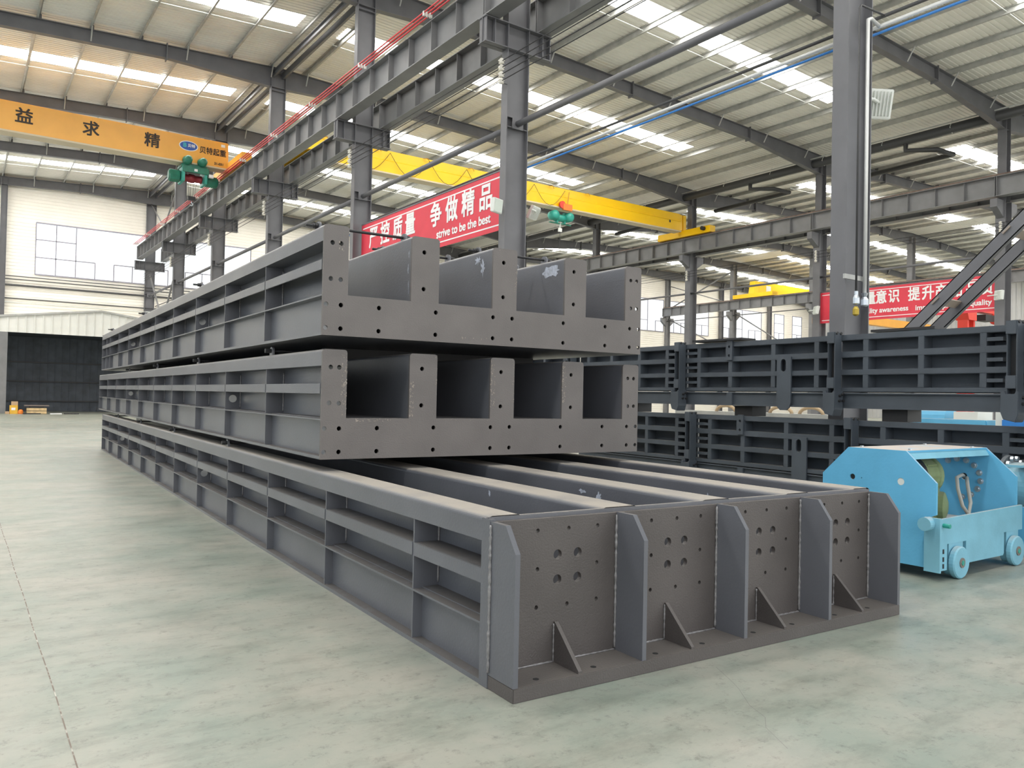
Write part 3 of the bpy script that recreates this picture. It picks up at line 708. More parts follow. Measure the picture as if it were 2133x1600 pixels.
# red crane and orange beam behind the far banner
t = thing('gantry_crane', 'red gantry crane far behind the right end of the far banner', 'crane', (0, 24, 0))
MB().box(51.4, 57, 0, .5, 7.65, 8.2).build('beam', REDP, t); MB().prism([(51.3, 7.65), (52.6, 7.65), (52.6, 7.0), (51.6, 7.0)], WZ, -.2, .6).build('end_frame', REDP, t)
mb = MB(); mb.box(51.6, 51.8, -.1, .5, 0, 7.0); mb.box(52.4, 52.6, -.1, .5, 0, 7.0); mb.box(51.6, 52.6, -.1, .5, 6.1, 6.3); mb.build('leg', REDP, t)
MB().lathe([(.3, 0), (.36, .06), (.36, .5), (.2, .6)], (55.2, -.1, 7.3), (1, 0, 0), 14).build('hoist_drum', REDP, t); MB().box(53.8, 55.0, -.2, .4, 7.1, 7.5).build('trolley', BLACK, t)
t = thing('overhead_crane', 'orange bridge crane partly hidden behind the lower edge of the far banner', 'crane', (0, 30, 0))
MB().box(47, 61, 0, .5, 7.05, 7.6).build('box_girder', ORA, t); MB().box(46.6, 47, -1, 1.5, 6.9, 7.3).build('end_truck', ORA, t)
for yy in (-.9, 1.2): MB().box(46.7, 46.9, yy, yy+.2, 0, 6.9).build('leg', ORA, t)

# ------------------------------------------------------------------ banners
def banner(x, y0, y1, z0, z1, lab, rows):
    t = thing('banner', lab, 'banner', (x, (y0+y1)/2, (z0+z1)/2), 0); L = (y1-y0)/2; H = (z1-z0)/2
    cl = MB().box(-.01, .01, -L, L, -H, H).build('cloth', RED, t)
    for z in (H-.14, -H+.14): MB().box(-.014, -.0105, -L+.1, L-.1, z-.018, z+.018).build('border_line', WHITE, cl)
    MB().box(-.02, .02, -L, L, H, H+.04).build('top_rail', FRAME, t)
    # text on the face towards -X: letters run towards -Y
    for (txt, size, pos, z, bold, sx, name) in rows:
        M = Matrix(((0, 0, -1, -.016), (-1, 0, 0, pos), (0, 1, 0, z), (0, 0, 0, 1)))
        lettering(txt, size, WHITE, cl, M, bold, 'lettering', sx)
    return t
y0, y1 = FY[2]+.14, FY[3]-.14; cy = (y0+y1)/2; cz = (5.72+7.2)/2
rows = [(ch, .72, yy-cy, 6.635-cz, .017, .92, '') for ch, yy in zip('严控质量争做精品', (23.57, 22.74, 21.86, 21.05, 19.50, 18.63, 17.78, 16.92))]
banner(XA, y0, y1, 5.72, 7.2, 'red banner with white characters ending in "strive to be the best"', rows + [('strive to be the best', .335, 18.06-cy, 6.09-cz, .007, 1.0, '')])
cz = (5.76+7.36)/2
rows = [(ch, .68, yy-cy, 6.80-cz, .016, .86, '') for ch, yy in zip('质量意识提升产品品质', (22.35, 21.75, 21.18, 20.54, 19.56, 18.90, 18.30, 17.64, 16.95, 16.36))]
banner(XB-.1, y0, y1, 5.76, 7.36, 'red banner about product quality awareness, far beyond the dark frames', rows + [
    ('quality awareness', .345, 21.05-cy, 6.2-cz, .007, 1.0, ''), ('improve product quality', .345, 17.81-cy, 6.17-cz, .007, 1.0, '')])

# ------------------------------------------------------------------ shed against the back wall
t = thing('shed', 'low white gabled shed with a dark open front against the back wall', 'shed', (0, 55, 0))
mb = MB(); gable = lambda x: 6.38-.128*abs(x-7.3) if x < 7.3 else 6.38-.14*(x-7.3)
x = -3.0
while x < 13.5:
    x1 = x+.45; 
    mb.prism([(x+.02, 4.8), (x1-.02, 4.8), (x1-.02, gable(x1)), (x+.02, gable(x))], WZ, 0, .03)
    mb.prism([(x1-.03, 4.8), (x1+.03, 4.8), (x1+.03, gable(x1)), (x1-.03, gable(x1))], WZ, -.07, .03)
    x = x1
mb.build('front_fascia', SHEDW, t); MB().prism([(-3.1, gable(-3.1)-.04), (7.3, 6.34), (13.7, gable(13.7)-.04), (13.7, gable(13.7)+.07), (7.3, 6.45), (-3.1, gable(-3.1)+.07)], WZ, -.14, -.08).build('eave_trim', GALV, t)
mb = MB(); 
mb.prism([(-3, gable(-3)), (7.3, 6.38), (13.6, gable(13.6)), (13.6, gable(13.6)+.06), (7.3, 6.44), (-3, gable(-3)+.06)], WZ, -.08, 5.3); mb.build('roof', SHEDW, t)
for x in (2.2, 13.4): MB().box(x-.22, x+.22, 0, .25, 0, 4.8).build('post', FRAMEL, t)
mb = MB(); mb.box(-3, 13.6, 5.2, 5.3, 0, 4.9); 
for k in range(26): mb.box(2.4+k*.42, 2.46+k*.42, 5.16, 5.2, 0, 4.9)
mb.build('back_wall', SHEDD, t)
for z in (.68, 1.95, 3.2): MB().box(-3, 13.6, 5.08, 5.2, z-.04, z+.04).build('wall_rail', BLACK, t)
MB().box(13.5, 13.6, .1, 5.2, 0, 4.9).build('side_wall', SHEDD, t); MB().box(-3.0, -2.9, .1, 5.2, 0, 4.9).build('side_wall', SHEDD, t)
MB().box(-3, 13.6, .05, 5.2, 4.85, 4.9).build('inner_ceiling', SHEDD, t)
# things on the floor before the shed
t = thing('tool_box', 'yellow machine box with a carton on top beside the shed post', 'box', (2.78, 54.2, 0)); MB().box(-.2, .2, -.2, .2, 0, .5).build('body', YBOX, t, False, .01); MB().box(-.12, .08, -.205, -.2, .22, .36).build('plate', WHITE, t)
tag(MB().box(2.66, 2.98, 54.05, 54.35, .502, .72).build('carton', CARTON), 'brown carton on top of the yellow box', 'carton')
t = thing('pallet_load', 'pale wooden crate with a long dark board on top before the shed', 'crate', (3.92, 54.2, 0)); mb = MB()
for k in range(2): mb.box(-.5, .5, -.3, .3, .18*k+.02, .18*k+.17)
mb.build('crate', WOOD, t); MB().box(-.62, .62, -.35, .35, .46, .52).build('board', mat('dark_board', (0.2, 0.16, 0.14), .7), t); MB().box(-.35, .35, -.3, .3, .36, .46).build('spacer', BLACK, t)
t = MB().lathe([(.12, 0), (.14, .05), (.12, .2), (.06, .26)], (3.12, 54.0, 0), (0, 0, 1), 12).build('bucket', mat('orange_plastic', (0.75, 0.2, 0.02), .5)); tag(t, 'small orange bucket between the yellow box and the crate', 'bucket')
tag(MB().box(3.2, 4.1, 53.5, 53.7, 0, .06).build('dark_bar', BLACK), 'dark bar lying on the floor before the crate', 'bar')
tag(MB().box(4.6, 5.2, 53.8, 54.0, 0, .05).build('white_board', WHITE), 'white board lying on the floor right of the crate', 'board')
tag(MB().tube([(5.3, 53.8, .03), (6.1, 53.8, .03)], .03, 8).build('steel_bar', BLACK), 'thin dark bar on the floor beside the white board', 'bar')
tag(MB().box(2.36, 2.56, 53.9, 54.2, 0, .14).build('carton', CARTON), 'brown carton on the floor left of the yellow box', 'carton')

# ------------------------------------------------------------------ the three stacked long steel frames
TH = math.radians(-2.19)
STACK_O = Vector((2.339, 3.254, 0.0))
WX = Vector((math.cos(TH), math.sin(TH), 0)); LX = Vector((-math.sin(TH), math.cos(TH), 0))
W = 3.45
UP = [(.79, 1.06), (1.62, 1.885), (2.45, 2.715)]
def at(w, v, z): return STACK_O + WX*w + LX*v + Vector((0, 0, z))
RIBH = {}
def rib_plate(parent, v, hole=None):
    mp = lambda u, z, a: (u, a, z)
    out_ = [(.005, .026), (.18, .026), (.18, .77), (.005, .77)]
    return plate('rib', out_, [circle(.09, .46, .045, 16)] if hole else [], mp, v, v+.014, STEEL, parent)
def long_frame(root, v0, v1, ribs, front, holes_at=(), bottom=False):
    """children of root in its own (w, length, height) space"""
    # bottom plate, base box (open front), shelf, walls, rails
    MB().box(0, W, v0, v1, 0, .026).build('bottom_plate', STEEL, root)
    MB().prism([(.07, .026), (W-.07, .026), (W-.07, .34), (.07, .34)], WZ, v0+.001, v1, cap0=False).build('base_box', STEEL, root, False)
    MB().box(.0, .215, v0, v1, .322, .334).build('lower_shelf', STEEL, root)
    r = .028
    MB().prism([(.18, .335), (.214, .335), (.214, .80), (.18, .80)], WZ, v0, v1).build('side_wall', STEEL, root)
    MB().prism([(W-.214, .335), (W-.18, .335), (W-.18, .80), (W-.214, .80)], WZ, v0, v1).build('side_wall', STEEL, root)
    MB().prism(rounded(0, .215, .772, .91, r, r), WZ, v0, v1, cap0=False).build('top_rail', DUSTY, root, False)
    MB().prism(rounded(W-.215, W, .772, .91, r, r), WZ, v0, v1, cap0=False).build('top_rail', DUSTY, root, False)
    for a, b in UP: MB().prism(rounded(a, b, .335, .91, r, r), WZ, v0, v1, cap0=False).build('inner_rail', DUSTY, root, False)
    # side bays
    for i, v in enumerate(ribs):
        rib_plate(root, v, i in holes_at)
    edges = [v0] + list(ribs) + [v1]
    for a, b in zip(edges, edges[1:]):
        if b-a < .05: continue
        mb = MB(); mb.box(0, .012, a+.016, b-.004, .54, .625); mb.box(.012, .18, a+.016, b-.004, .613, .625); mb.build('mid_rail', STEEL, root, False, .003)
    # weld beads down the inner corner of each rib
    src = None
    for v in ribs:
        if src is None:
            p = [(.175, v-.008, .36+.02*k) for k in range(20)]; rr = [.006+.004*random.random() for _ in p]
            src = MB().tube(p, rr, 6).build('weld_bead', WELD, root, True)
            base = v
        else: link_copy(src, root, (0, v-base, 0))
    for v in [v0+.12]+list(ribs[:2]): MB().box(W-.18, W-.005, v, v+.014, .026, .77).build('rib', STEEL, root)  # foremost plate is added to keep light out of the front holes
    MB().box(W-.215, W, v0, v1, .322, .334).build('lower_shelf', STEEL, root)
    if front:
        outl = [(0, 0), (W, 0)]
        ups = [(0, .215)] + UP + [(W-.215, W)]
        top = []
        for a, b in reversed(ups):
            rr = .024
            top += [(b, .34)] if b < W else []
            top += [(b, .91-rr), (b-rr*.3, .91-rr*.3), (b-rr, .91), (a+rr, .91), (a+rr*.3, .91-rr*.3), (a, .91-rr)]
            if a > 0: top += [(a, .34)]
        outl += top
        hs = []; hr = .0195
        for x, z in [(.074, .762), (.147, .762), (.066, .465), (.15, .464), (.03, .254), (.157, .254), (.495, .256), (1.035, .259), (1.63, .260), (1.84, .262), (2.44, .261), (2.97, .262), (3.30, .262), (3.42, .262),
                     (.03, .06), (.158, .06), (.495, .06), (1.035, .062), (1.63, .066), (1.84, .067), (2.44, .067), (2.97, .069), (3.30, .069), (3.42, .07),
                     (.91, .778), (.91, .455), (1.735, .778), (1.735, .455), (2.56, .778), (2.56, .455), (3.305, .765), (3.385, .765), (3.31, .475), (3.39, .475)]:
            hs.append(circle(x, z, hr, 16))
        plate('front_plate', outl, hs, WZ, v0-.022, v0, FACE, root)
    MB().box(0, W, v1, v1+.02, 0, .335).build('end_plate', STEEL, root)
    for a, b in [(0, .215)] + UP + [(W-.215, W)]: MB().box(a, b, v1, v1+.02, .335, .905).build('end_plate', STEEL, root)

def blob(parent, name, pts, mp, a, m):
    mb = MB(); b = len(mb.v); n = len(pts)
    mb.v = [mp(u, v, a) for u, v in pts]; mb.f = [tuple(range(n))]
    return mb.build(name, m, parent)
def ragged(cx, cy, rx, ry, n=22, j=.35, seed=1):
    rnd = random.Random(seed); out_ = []
    for k in range(n):
        f = 1-j*rnd.random(); an = 2*PI*k/n; out_.append((cx+rx*f*math.cos(an), cy+ry*f*math.sin(an)))
    return out_
FW = lambda u, v, a: (u, a, v)       # on the front face
CH = lambda u, v, a: (a, u, v)       # on a channel wall (length, height)

# bottom frame
bot = thing('trough_girder', 'longest grey steel girder at the bottom of the stack, with gusseted end plate', 'girder', tuple(at(0, 0, 0)), TH, 'stacked long girders')
long_frame(bot, .277, 19.2, [1.17, 2.77, 4.40, 6.02, 7.66, 9.32, 10.99, 12.63, 14.30, 16.01, 17.76], False, (4, 9))
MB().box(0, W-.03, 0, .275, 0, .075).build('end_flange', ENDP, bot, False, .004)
# end plate with bolt holes
hs = []; big = []
for k in range(4):
    g = .02+.848*k
    for dx, z in ((.285, .815), (.50, .815), (.71, .815), (.708, .60), (.708, .39), (.496, .388), (.284, .392), (.287, .602)): hs.append(circle(g+dx, z, .0125, 12))
    for dx in (.425, .567):
        for z in (.672, .532): hs.append(circle(g+dx, z, .0285, 20))
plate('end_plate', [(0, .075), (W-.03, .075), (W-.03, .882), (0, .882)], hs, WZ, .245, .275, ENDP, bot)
MB().box(-.004, .03, .246, .335, .0, .897).build('end_post', STEEL, bot, False, .002); MB().box(W-.06, W-.0, .276, .335, 0, .897).build('end_post', STEEL, bot)
MB().box(0, W-.03, .2755, .30, .86, .905).build('top_strip', DUSTY, bot, False, .004)
for k in range(5):
    g = (0, .872, 1.722, 2.572, 3.390)[k]
    MB().prism([(.245, .075), (.002, .075), (.002, .752), (.10, .885), (.245, .885)], YZ, g, g+.03).build('gusset', STEEL, bot)
    for side_ in (-.004, .034):
        if k == 4 and side_ > 0: continue
        p = [(g+side_, .238, .09+.0132*j) for j in range(60)]; rr = [.005+.006*random.random() for _ in p]
        MB().tube(p, rr, 6).build('weld_bead', WELD, bot, True)
for k in range(4):
    g = (.425, 1.272, 2.12, 2.968)[k]
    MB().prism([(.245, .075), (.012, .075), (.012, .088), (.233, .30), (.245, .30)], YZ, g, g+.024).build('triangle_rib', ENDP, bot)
    x0 = (.03, .902, 1.752, 2.602)[k]; x1 = (.872, 1.722, 2.572, 3.39)[k]
    for a, b in ((x0, g), (g+.024, x1)):
        p = [(a+(b-a)*j/24, .240, .079) for j in range(25)]; rr = [.004+.005*random.random() for _ in p]
        MB().tube(p, rr, 6).build('weld_bead', WELD, bot, True)
    p = [(g-.003, .24, .08+.011*j) for j in range(20)]; MB().tube(p, [.003+.005*random.random() for _ in p], 6).build('weld_bead', WELD, bot, True)
    for hx in (g-.24, g+.145):
        MB().lathe([(.017, 0), (.017, .0015)], (hx, .065, .0745), (0, 0, 1), 16).build('bolt_hole', BLIND, bot)
# chalk-like peeled paint on the inner rails of the bottom frame
for (w0, v, z, rv, rz_, sd) in ((1.062-.27-.002+.83, 1.32, .80, .045, .05, 3), (1.618, 1.52, .83, .05, .022, 4), (2.448, 1.0, .79, .05, .05, 5), (.788, 1.55, .85, .02, .03, 6)):
    blob(bot, 'peeled_paint', ragged(v, z, rv, rz_, 24, .6, sd), CH, w0-.0015 if w0 < 1.5 else w0-.002, CHALK)

# middle frame
MIDZ = 1.008
mid = thing('trough_girder', 'middle grey steel girder of the stack, worn primer on its slotted front face', 'girder', tuple(at(0, 2.955, MIDZ)), TH, 'stacked long girders')
rb = [1.60, 3.28, 4.94, 6.68, 8.40, 10.17, 11.90, 13.62, 15.40]
long_frame(mid, 0, 17.2, rb, True, (1, 6))
# top frame
TOPZ = 2.028
top = thing('trough_girder', 'topmost grey steel girder of the stack, threaded rods across its channels', 'girder', tuple(at(-.03, 2.90, TOPZ)), TH, 'stacked long girders')
rt = [1.66, 3.34, 4.98, 6.62, 8.30, 9.95, 11.60, 13.20, 14.90, 15.65]
long_frame(top, 0, 16.5, rt, True, (2, 6))
# tie rods with lugs between the rails; the pattern repeats along the top and the middle frame
def lug(parent, w, v, z):
    pr = [(-.05, 0), (.05, 0), (.05, .045)] + [(.05*math.cos(PI*k/8), .045+.04*math.sin(PI*k/8)) for k in range(1, 8)] + [(-.05, .045)]
    return MB().prism([(v+u, z+q) for u, q in pr], YZ, w, w+.02).build('lug', STEEL, parent)
def tie(parent, w0, w1, v, z=.908):
    lug(parent, w0, v, z); lug(parent, w1, v, z)
    rod = MB().tube([(w0-.10, v, z+.045), (w1+.10, v, z+.045)], .0125, 10).build('tie_rod', BLACK, parent, True)
    for x, d in ((w0, -1), (w1+.02, 1)):
        MB().lathe([(.028, 0), (.028, .022)], (x, v, z+.045), (d, 0, 0), 6).build('nut', BLACK, rod)
        MB().lathe([(.024, 0), (.024, .018)], (x+d*.026, v, z+.045), (d, 0, 0), 6).build('nut', BLACK, rod)
for v in (.32, 4.98, 9.95, 14.9): tie(top, .06, .86, v)
for v in (1.0, 5.6, 10.5): tie(top, .95, 1.68, v)
for v in (.45, 5.2, 10.2): tie(top, 1.72, 2.52, v)
for v in (1.05, 5.8): tie(top, 2.56, 3.25, v)
for v in (1.55, 5.0, 8.3, 11.8): 
    lug(mid, .03, v, .908); MB().lathe([(.024, -.06), (.024, 0)], (.03, v, .953), (1, 0, 0), 6).build('nut', BLACK, mid); MB().tube([(-.03, v, .953), (.5, v, .953)], .0125, 8).build('tie_rod', BLACK, mid, True)
for v in (6.2, 9.6, 13.0, 16.4):
    lug(bot, .03, v, .908); MB().lathe([(.024, -.06), (.024, 0)], (.03, v, .953), (1, 0, 0), 6).build('nut', BLACK, bot); MB().tube([(-.03, v, .953), (.5, v, .953)], .0125, 8).build('tie_rod', BLACK, bot, True)
# spacer timbers that carry the middle and top frame
for par, z0, z1, vs, nm in ((None, .912, MIDZ-.002, (5.2, 11.0, 17.2), 'between the bottom and middle girders'), (None, MIDZ+.912, TOPZ-.002, (4.6, 10.5, 17.0), 'between the middle and top girders')):
    for i, v in enumerate(vs):
        s_ = thing('spacer_block', 'dark spacer bar lying %s, %s one from the front' % (nm, ORD[i]), 'bar', tuple(at(.6, v, z0)), TH, 'spacer bars in the stack')
        MB().box(0, 2.6, -.06, .06, .001, z1-z0-.001).build('bar', BLACK, s_)
# worn primer on the prong edges of the middle frame and scuffs on the top frame
rnd = random.Random(11)
def wear(parent, w0, w1, z0, z1, n, m, smin=.003, smax=.012, sd=1, side='l'):
    r_ = random.Random(sd); mb = MB()
    for k in range(n):
        t_ = r_.random()**1.8; x = w0+(w1-w0)*t_ if side == 'l' else w1-(w1-w0)*t_
        z = z0+(z1-z0)*r_.random(); s1 = smin+(smax-smin)*r_.random()
        pts = ragged(x, z, s1, s1*(1+1.2*r_.random()), 8, .5, r_.randint(0, 9999)); b = len(mb.v)
        mb.v += [(u, -.0232-.00001*k, q) for u, q in pts]; mb.f.append(tuple(range(b, b+len(pts))))
    return mb.build('worn_primer', m, parent)
wear(mid, .165, .213, .36, .90, 90, PRIMER, .0015, .006, 2, 'r'); wear(mid, .796, .835, .36, .66, 60, PRIMER, .002, .008, 3)
wear(mid, 1.04, 1.058, .6, .90, 26, PRIMER, .001, .005, 4, 'r'); wear(mid, 1.622, 1.67, .45, .90, 70, PRIMER, .002, .007, 5); wear(mid, 1.862, 1.883, .5, .9, 34, PRIMER, .001, .005, 12, 'r')
wear(mid, 2.452, 2.50, .5, .86, 60, PRIMER, .002, .008, 6); wear(mid, .30, .62, .31, .338, 36, PRIMER, .002, .008, 7); wear(mid, 1.2, 1.6, .32, .338, 14, PRIMER, .001, .004, 8)
wear(top, .13, .18, .70, .80, 9, PRIMER, .002, .007, 9); wear(top, 1.86, 1.883, .5, .72, 34, PRIMER, .001, .005, 10, 'r'); wear(top, 1.3, 1.75, .03, .06, 7, PRIMER, .002, .007, 13); wear(top, 1.3, 1.8, .885, .905, 12, PRIMER, .001, .004, 14)
# peeled paint on the channel walls of the top frame
blob(top, 'peeled_paint', ragged(.22, .80, .16, .075, 26, .45, 21), CH, 2.4478, CHALK)
blob(top, 'peeled_paint', ragged(.16, .74, .05, .10, 22, .7, 22), CH, 1.6178, CHALK)
blob(top, 'peeled_paint', ragged(.25, .82, .08, .05, 22, .75, 26), CH, 1.6178, CHALK)
for i, (z, rz_) in enumerate(((.47, .07), (.62, .06), (.76, .045))): blob(top, 'peeled_paint', ragged(.03+.012*(i % 2), z, .012, rz_, 18, .85, 30+i), CH, .7878, CHALK)

# ------------------------------------------------------------------ dark side frames stacked on the right
SF = Vector((10.0, 6.77, 0.0))
def sat(w_, v, z): return SF + WX*w_ + LX*v + Vector((0, 0, z))
def side_frame(label, t0, t1, ztop, uprights, rungs, posts, hanger=None, lugs=(), group='dark side frames'):
    """module between t0 and t1 along the row (its own y axis), ztop the height of its top edge, hanging 1.0 m down"""
    root = thing('side_frame', label, 'frame', tuple(sat(0, t0, ztop-1.01)), TH, group)
    L = t1-t0; zz = 1.01
    R_ = [('top_rail', zz-.078, zz), ('rail', zz-.315, zz-.232), ('rail', zz-.555, zz-.48), ('rail', zz-.785, zz-.725)]
    for nm, a, b in R_: MB().box(0, .19, .012, L-.012, a, b).build(nm, DSTEEL, root, False, .006)
    MB().box(.19, .215, .012, L-.012, .22, zz-.01).build('back_plate', DSTEEL, root)
    mb = MB(); mb.box(.03, .06, .012, L-.012, .02, .20); mb.box(0, .42, .012, L-.012, 0, .02); mb.box(0, .42, .012, L-.012, .195, .212); mb.box(.39, .42, .012, L-.012, .02, .2); mb.build('lower_beam', DSTEEL, root)
    for u in uprights:
        a = u-t0
        for lo, hi in ((zz-.232, zz-.078), (zz-.48, zz-.315), (zz-.725, zz-.555)):
            pass
        MB().box(.004, .19, a-.04, a+.04, zz-.725, zz-.07).build('upright', DSTEEL, root, False, .004)
        MB().box(.031, .1, a-.012, a+.012, .02, .2).build('beam_stiffener', DSTEEL, root)
    for (a, b) in rungs:
        a -= t0; b -= t0
        for z in (zz-.155, zz-.395, zz-.64): MB().box(.006, .18, a, b, z-.022, z+.022).build('rung', DSTEEL, root)
    for p in posts:
        a = p-t0-.085
        cp = MB().box(-.15, -.002, a-.062, a-.044, 0, zz+.03).build('clamp_post', DSTEEL, root, False, .004)
        MB().box(-.15, -.002, a+.044, a+.058, 0, zz+.02).build('clamp_edge', DSTEEL, root, False, .004)
        MB().box(-.07, -.002, a-.044, a+.044, 0, zz+.0).build('clamp_web', BLACK, root)
        for z0, z1 in ((zz-.12, zz+.035), (.27, .42)): MB().box(-.158, -.10, a-.05, a+.065, z0, z1).build('clamp_strap', DSTEEL, root, False, .005)
        for x in (-.12, -.03): MB().lathe([(.02, 0), (.02, .06)], (x, a-.075, zz+.02), (0, 1, 0), 10).build('pin', BLACK, cp)
        cb = MB().prism([(a-.09, .19), (a-.09, .24), (a-.06, .24), (a-.05, .21), (a+.05, .21), (a+.06, .24), (a+.10, .24), (a+.10, .0), (a+.07, -.08), (a-.06, -.11), (a-.09, -.02)], YZ, -.19, -.002).build('clamp_block', DSTEEL, root, False, .006)
        for yy, z in ((-.09, .17), (-.03, .19), (-.1, .1), (-.02, .1)): MB().lathe([(.018, 0), (.018, .03)], (yy, a-.09, z), (0, -1, 0), 8).build('bolt', BLACK, cb)
    if hanger is not None:
        a = hanger-t0
        outl = [(a-.125, zz-.275), (a-.125, .06), (a-.10, -.01), (a-.05, -.05), (a+.06, -.05), (a+.115, 0), (a+.125, .06), (a+.125, zz-.275)]
        plate('hanger_plate', outl, [slot(a+.01, zz-.40, .045, .05)], YZ, -.03, -.004, DSTEEL, root)
    for u in lugs:
        a = u-t0
        outl = [(a-.06, zz-.29), (a+.06, zz-.29), (a+.065, zz-.25), (a+.065, zz+.0), (a+.03, zz+.02), (a-.06, zz+.02), (a-.065, zz-.05)]
        plate('lug_plate', outl, [circle(a+.0, zz-.08, .022, 12), circle(a, zz-.22, .022, 12)], YZ, -.03, -.002, DSTEEL, root)
        MB().box(-.01, .03, a-.055, a+.055, 0, .2).build('foot_plate', DSTEEL, root)
    return root
UZ, LZ = 2.505, 1.335
D = -.27
side_frame('dark side frame of the upper row at the right edge, beyond the last clamp post', -5.2, -2.67, UZ, (-3.0, -3.9, -4.8), ((-2.98, -2.76),), ())
side_frame('dark side frame of the upper row between clamp posts, above the blue trolley', -2.66, -.36, UZ, (-.85, -1.61, -2.36), ((-2.58, -2.40),), (-2.66,))
side_frame('dark side frame of the upper row with a slotted hanger plate', -.35, 2.59, UZ, (-.09, .66, 1.49, 2.16), ((2.20, 2.48),), (-.35,), .44, (1.49,))
side_frame('dark side frame of the upper row just right of the grey stacked girders', 2.60, 5.6, UZ, (2.91, 3.62, 4.4, 5.1), ((2.70, 2.88),), (2.60,))
side_frame('dark side frame of the upper row glimpsed between the top and middle grey girders', 5.62, 11.6, UZ, (5.9, 6.6, 7.4, 8.2, 8.9, 9.6, 10.4, 11.1), ((5.70, 5.88), (8.55, 8.8)), (5.62,))
side_frame('dark side frame of the lower row behind the blue trolley', -5.4, -.63, LZ, (-1.11, -1.87, -2.62, -3.4, -4.2), ((-2.93, -2.66),), (-2.93,))
side_frame('lower dark side frame with a slotted hanger plate, left of the blue trolley', -.62, 2.32, LZ, (-.35, .41, 1.22, 1.90), ((1.94, 2.20),), (-.62,), .155, (1.25,))
side_frame('lower dark side frame seen under the right end of the middle grey girder', 2.33, 5.4, LZ, (2.65, 3.40, 4.2, 5.0), ((2.46, 2.62),), (2.33,))
for i, v in enumerate((-4.6, -1.6, .7, 3.6, 5.2)):
    o = thing('support_block', 'dark support block under the lower dark frames, %s from the right' % ORD[i], 'block', tuple(sat(.02, v, 0)), TH, 'support blocks'); MB().box(0, .4, -.06, .06, 0, .322).build('block', BLACK, o)
for i, v in enumerate((-3.6, -1.3, 1.2, 3.8)):
    o = thing('spacer_block', 'dark bar between the two rows of dark frames, %s from the right' % ORD[i], 'bar', tuple(sat(.08, v, LZ)), TH, 'bars between the dark frames'); MB().box(0, .32, -.1, .25, .001, UZ-1.012-LZ).build('bar', BLACK, o)
tag(MB().box(10.0, 10.35, 8.0, 9.0, UZ+.021, UZ+.055).build('loose_bar', BLACK), 'short dark bar lying on top of the upper dark frames by the windows', 'bar')
tag(MB().box(10.05, 10.35, 5.05, 5.9, UZ+.021, UZ+.055).build('loose_bar', BLACK), 'dark bar lying on the upper dark frames at the foot of the braces', 'bar')
# things glimpsed through the gap between the rows
t = thing('machine', 'light blue machine glimpsed between the two rows of dark frames', 'machine', (16.4, 8.0, 0))
MB().box(-.5, .5, -1.0, 1.0, 0, 1.30).build('body', BLUE, t, False, .02); MB().lathe([(.25, -.4), (.25, .4)], (0, .3, 1.30), (0, 1, 0), 20).build('drum', BLUE, t); MB().box(-.3, .3, -.75, -.3, 1.30, 1.45).build('white_cover', LAMPW, t)
t = thing('machine', 'bright blue machine glimpsed through the gap at the right', 'machine', (16.2, 6.4, 0)); MB().box(-.4, .4, -.6, .3, 0, 1.34).build('body', PIPEB, t, False, .02); MB().box(-.3, .3, .1, .45, 1.0, 1.5).build('control_box', LAMPW, t, False, .01)
t = thing('sleeper_stack', 'pale beam with rope coils glimpsed between the rows of dark frames', 'beam', (15.8, 12, 0)); MB().box(-.3, .3, -2.2, 2.5, 0, 1.31).build('beam', GALV, t)
for k in range(4):
    p = [(-.1, -1.4+.8*k+.3*math.cos(PI*j/8), 1.3+.16*math.sin(PI*j/8)) for j in range(9)]; MB().tube(p, .04, 8).build('rope_coil', mat('hemp', (0.45, 0.33, 0.2), .8), t, True)

# ------------------------------------------------------------------ blue trolley
t = thing('trolley', 'blue machine trolley on small wheels beside the end of the bottom girder', 'trolley', (0, 0, 0))
sideprof = [(4.68, .10), (4.685, .86), (4.41, 1.134), (3.84, 1.134), (3.56, .862), (3.56, .58), (3.625, .55), (3.625, .10)]
plate('side_plate', sideprof, [circle(4.365, .85, .028, 16), circle(3.885, .848, .034, 18), circle(4.27, .845, .006, 8)], YZ, 7.15, 7.175, BLUE, t)
MB().lathe([(.027, 0), (.027, .01)], (7.165, 4.365, .85), (1, 0, 0), 16).build('hole_shade_disc', BLIND, t); MB().lathe([(.033, 0), (.033, .006)], (7.155, 3.885, .848), (1, 0, 0), 18).build('hole_bright_disc', LAMPW, t)  # dark disc painted as hole shade, pale disc as the bright view through
prR = [(4.68, .10), (4.685, .86), (4.41, 1.134), (3.84, 1.134), (3.545, .862), (3.545, .58), (3.60, .55), (3.60, .10)]
plate('side_plate', prR, [circle(4.05, .82, .035, 16)], YZ, 8.70, 8.725, BLUE, t)
mb = MB(); mb.box(7.175, 8.70, 3.83, 4.41, 1.115, 1.134); mb.build('cover', BLUE, t)
MB().prism([(3.85, 1.115), (3.835, 1.115), (3.80, 1.055), (3.815, 1.055)], YZ, 7.175, 8.70).build('cover_lip', BLUEB, t)
for x, y in ((7.3, 4.36), (8.5, 4.36), (7.3, 3.88), (8.5, 3.88)): MB().lathe([(.02, 0), (.02, .012)], (x, y, 1.135), (0, 0, 1), 6).build('bolt', CHROME, t)
bar = [(7.12, .09), (7.29, .09), (7.29, .31), (7.645, .33), (7.645, .135), (7.665, .115), (8.385, .125), (8.405, .145), (8.405, .335), (8.80, .335), (8.80, .578), (7.12, .578)]
bar = [(7.12, .09), (7.27, .09), (7.27, .32), (7.62, .32), (7.62, .135), (7.64, .115), (8.36, .115), (8.38, .135), (8.38, .335), (8.775, .335), (8.775, .578), (7.12, .545)]
plate('front_bar', bar, [], WZ, 3.52, 3.55, BLUEB, t)
MB().box(7.10, 7.125, 3.50, 3.64, .08, .56).build('end_bracket', BLUEB, t)
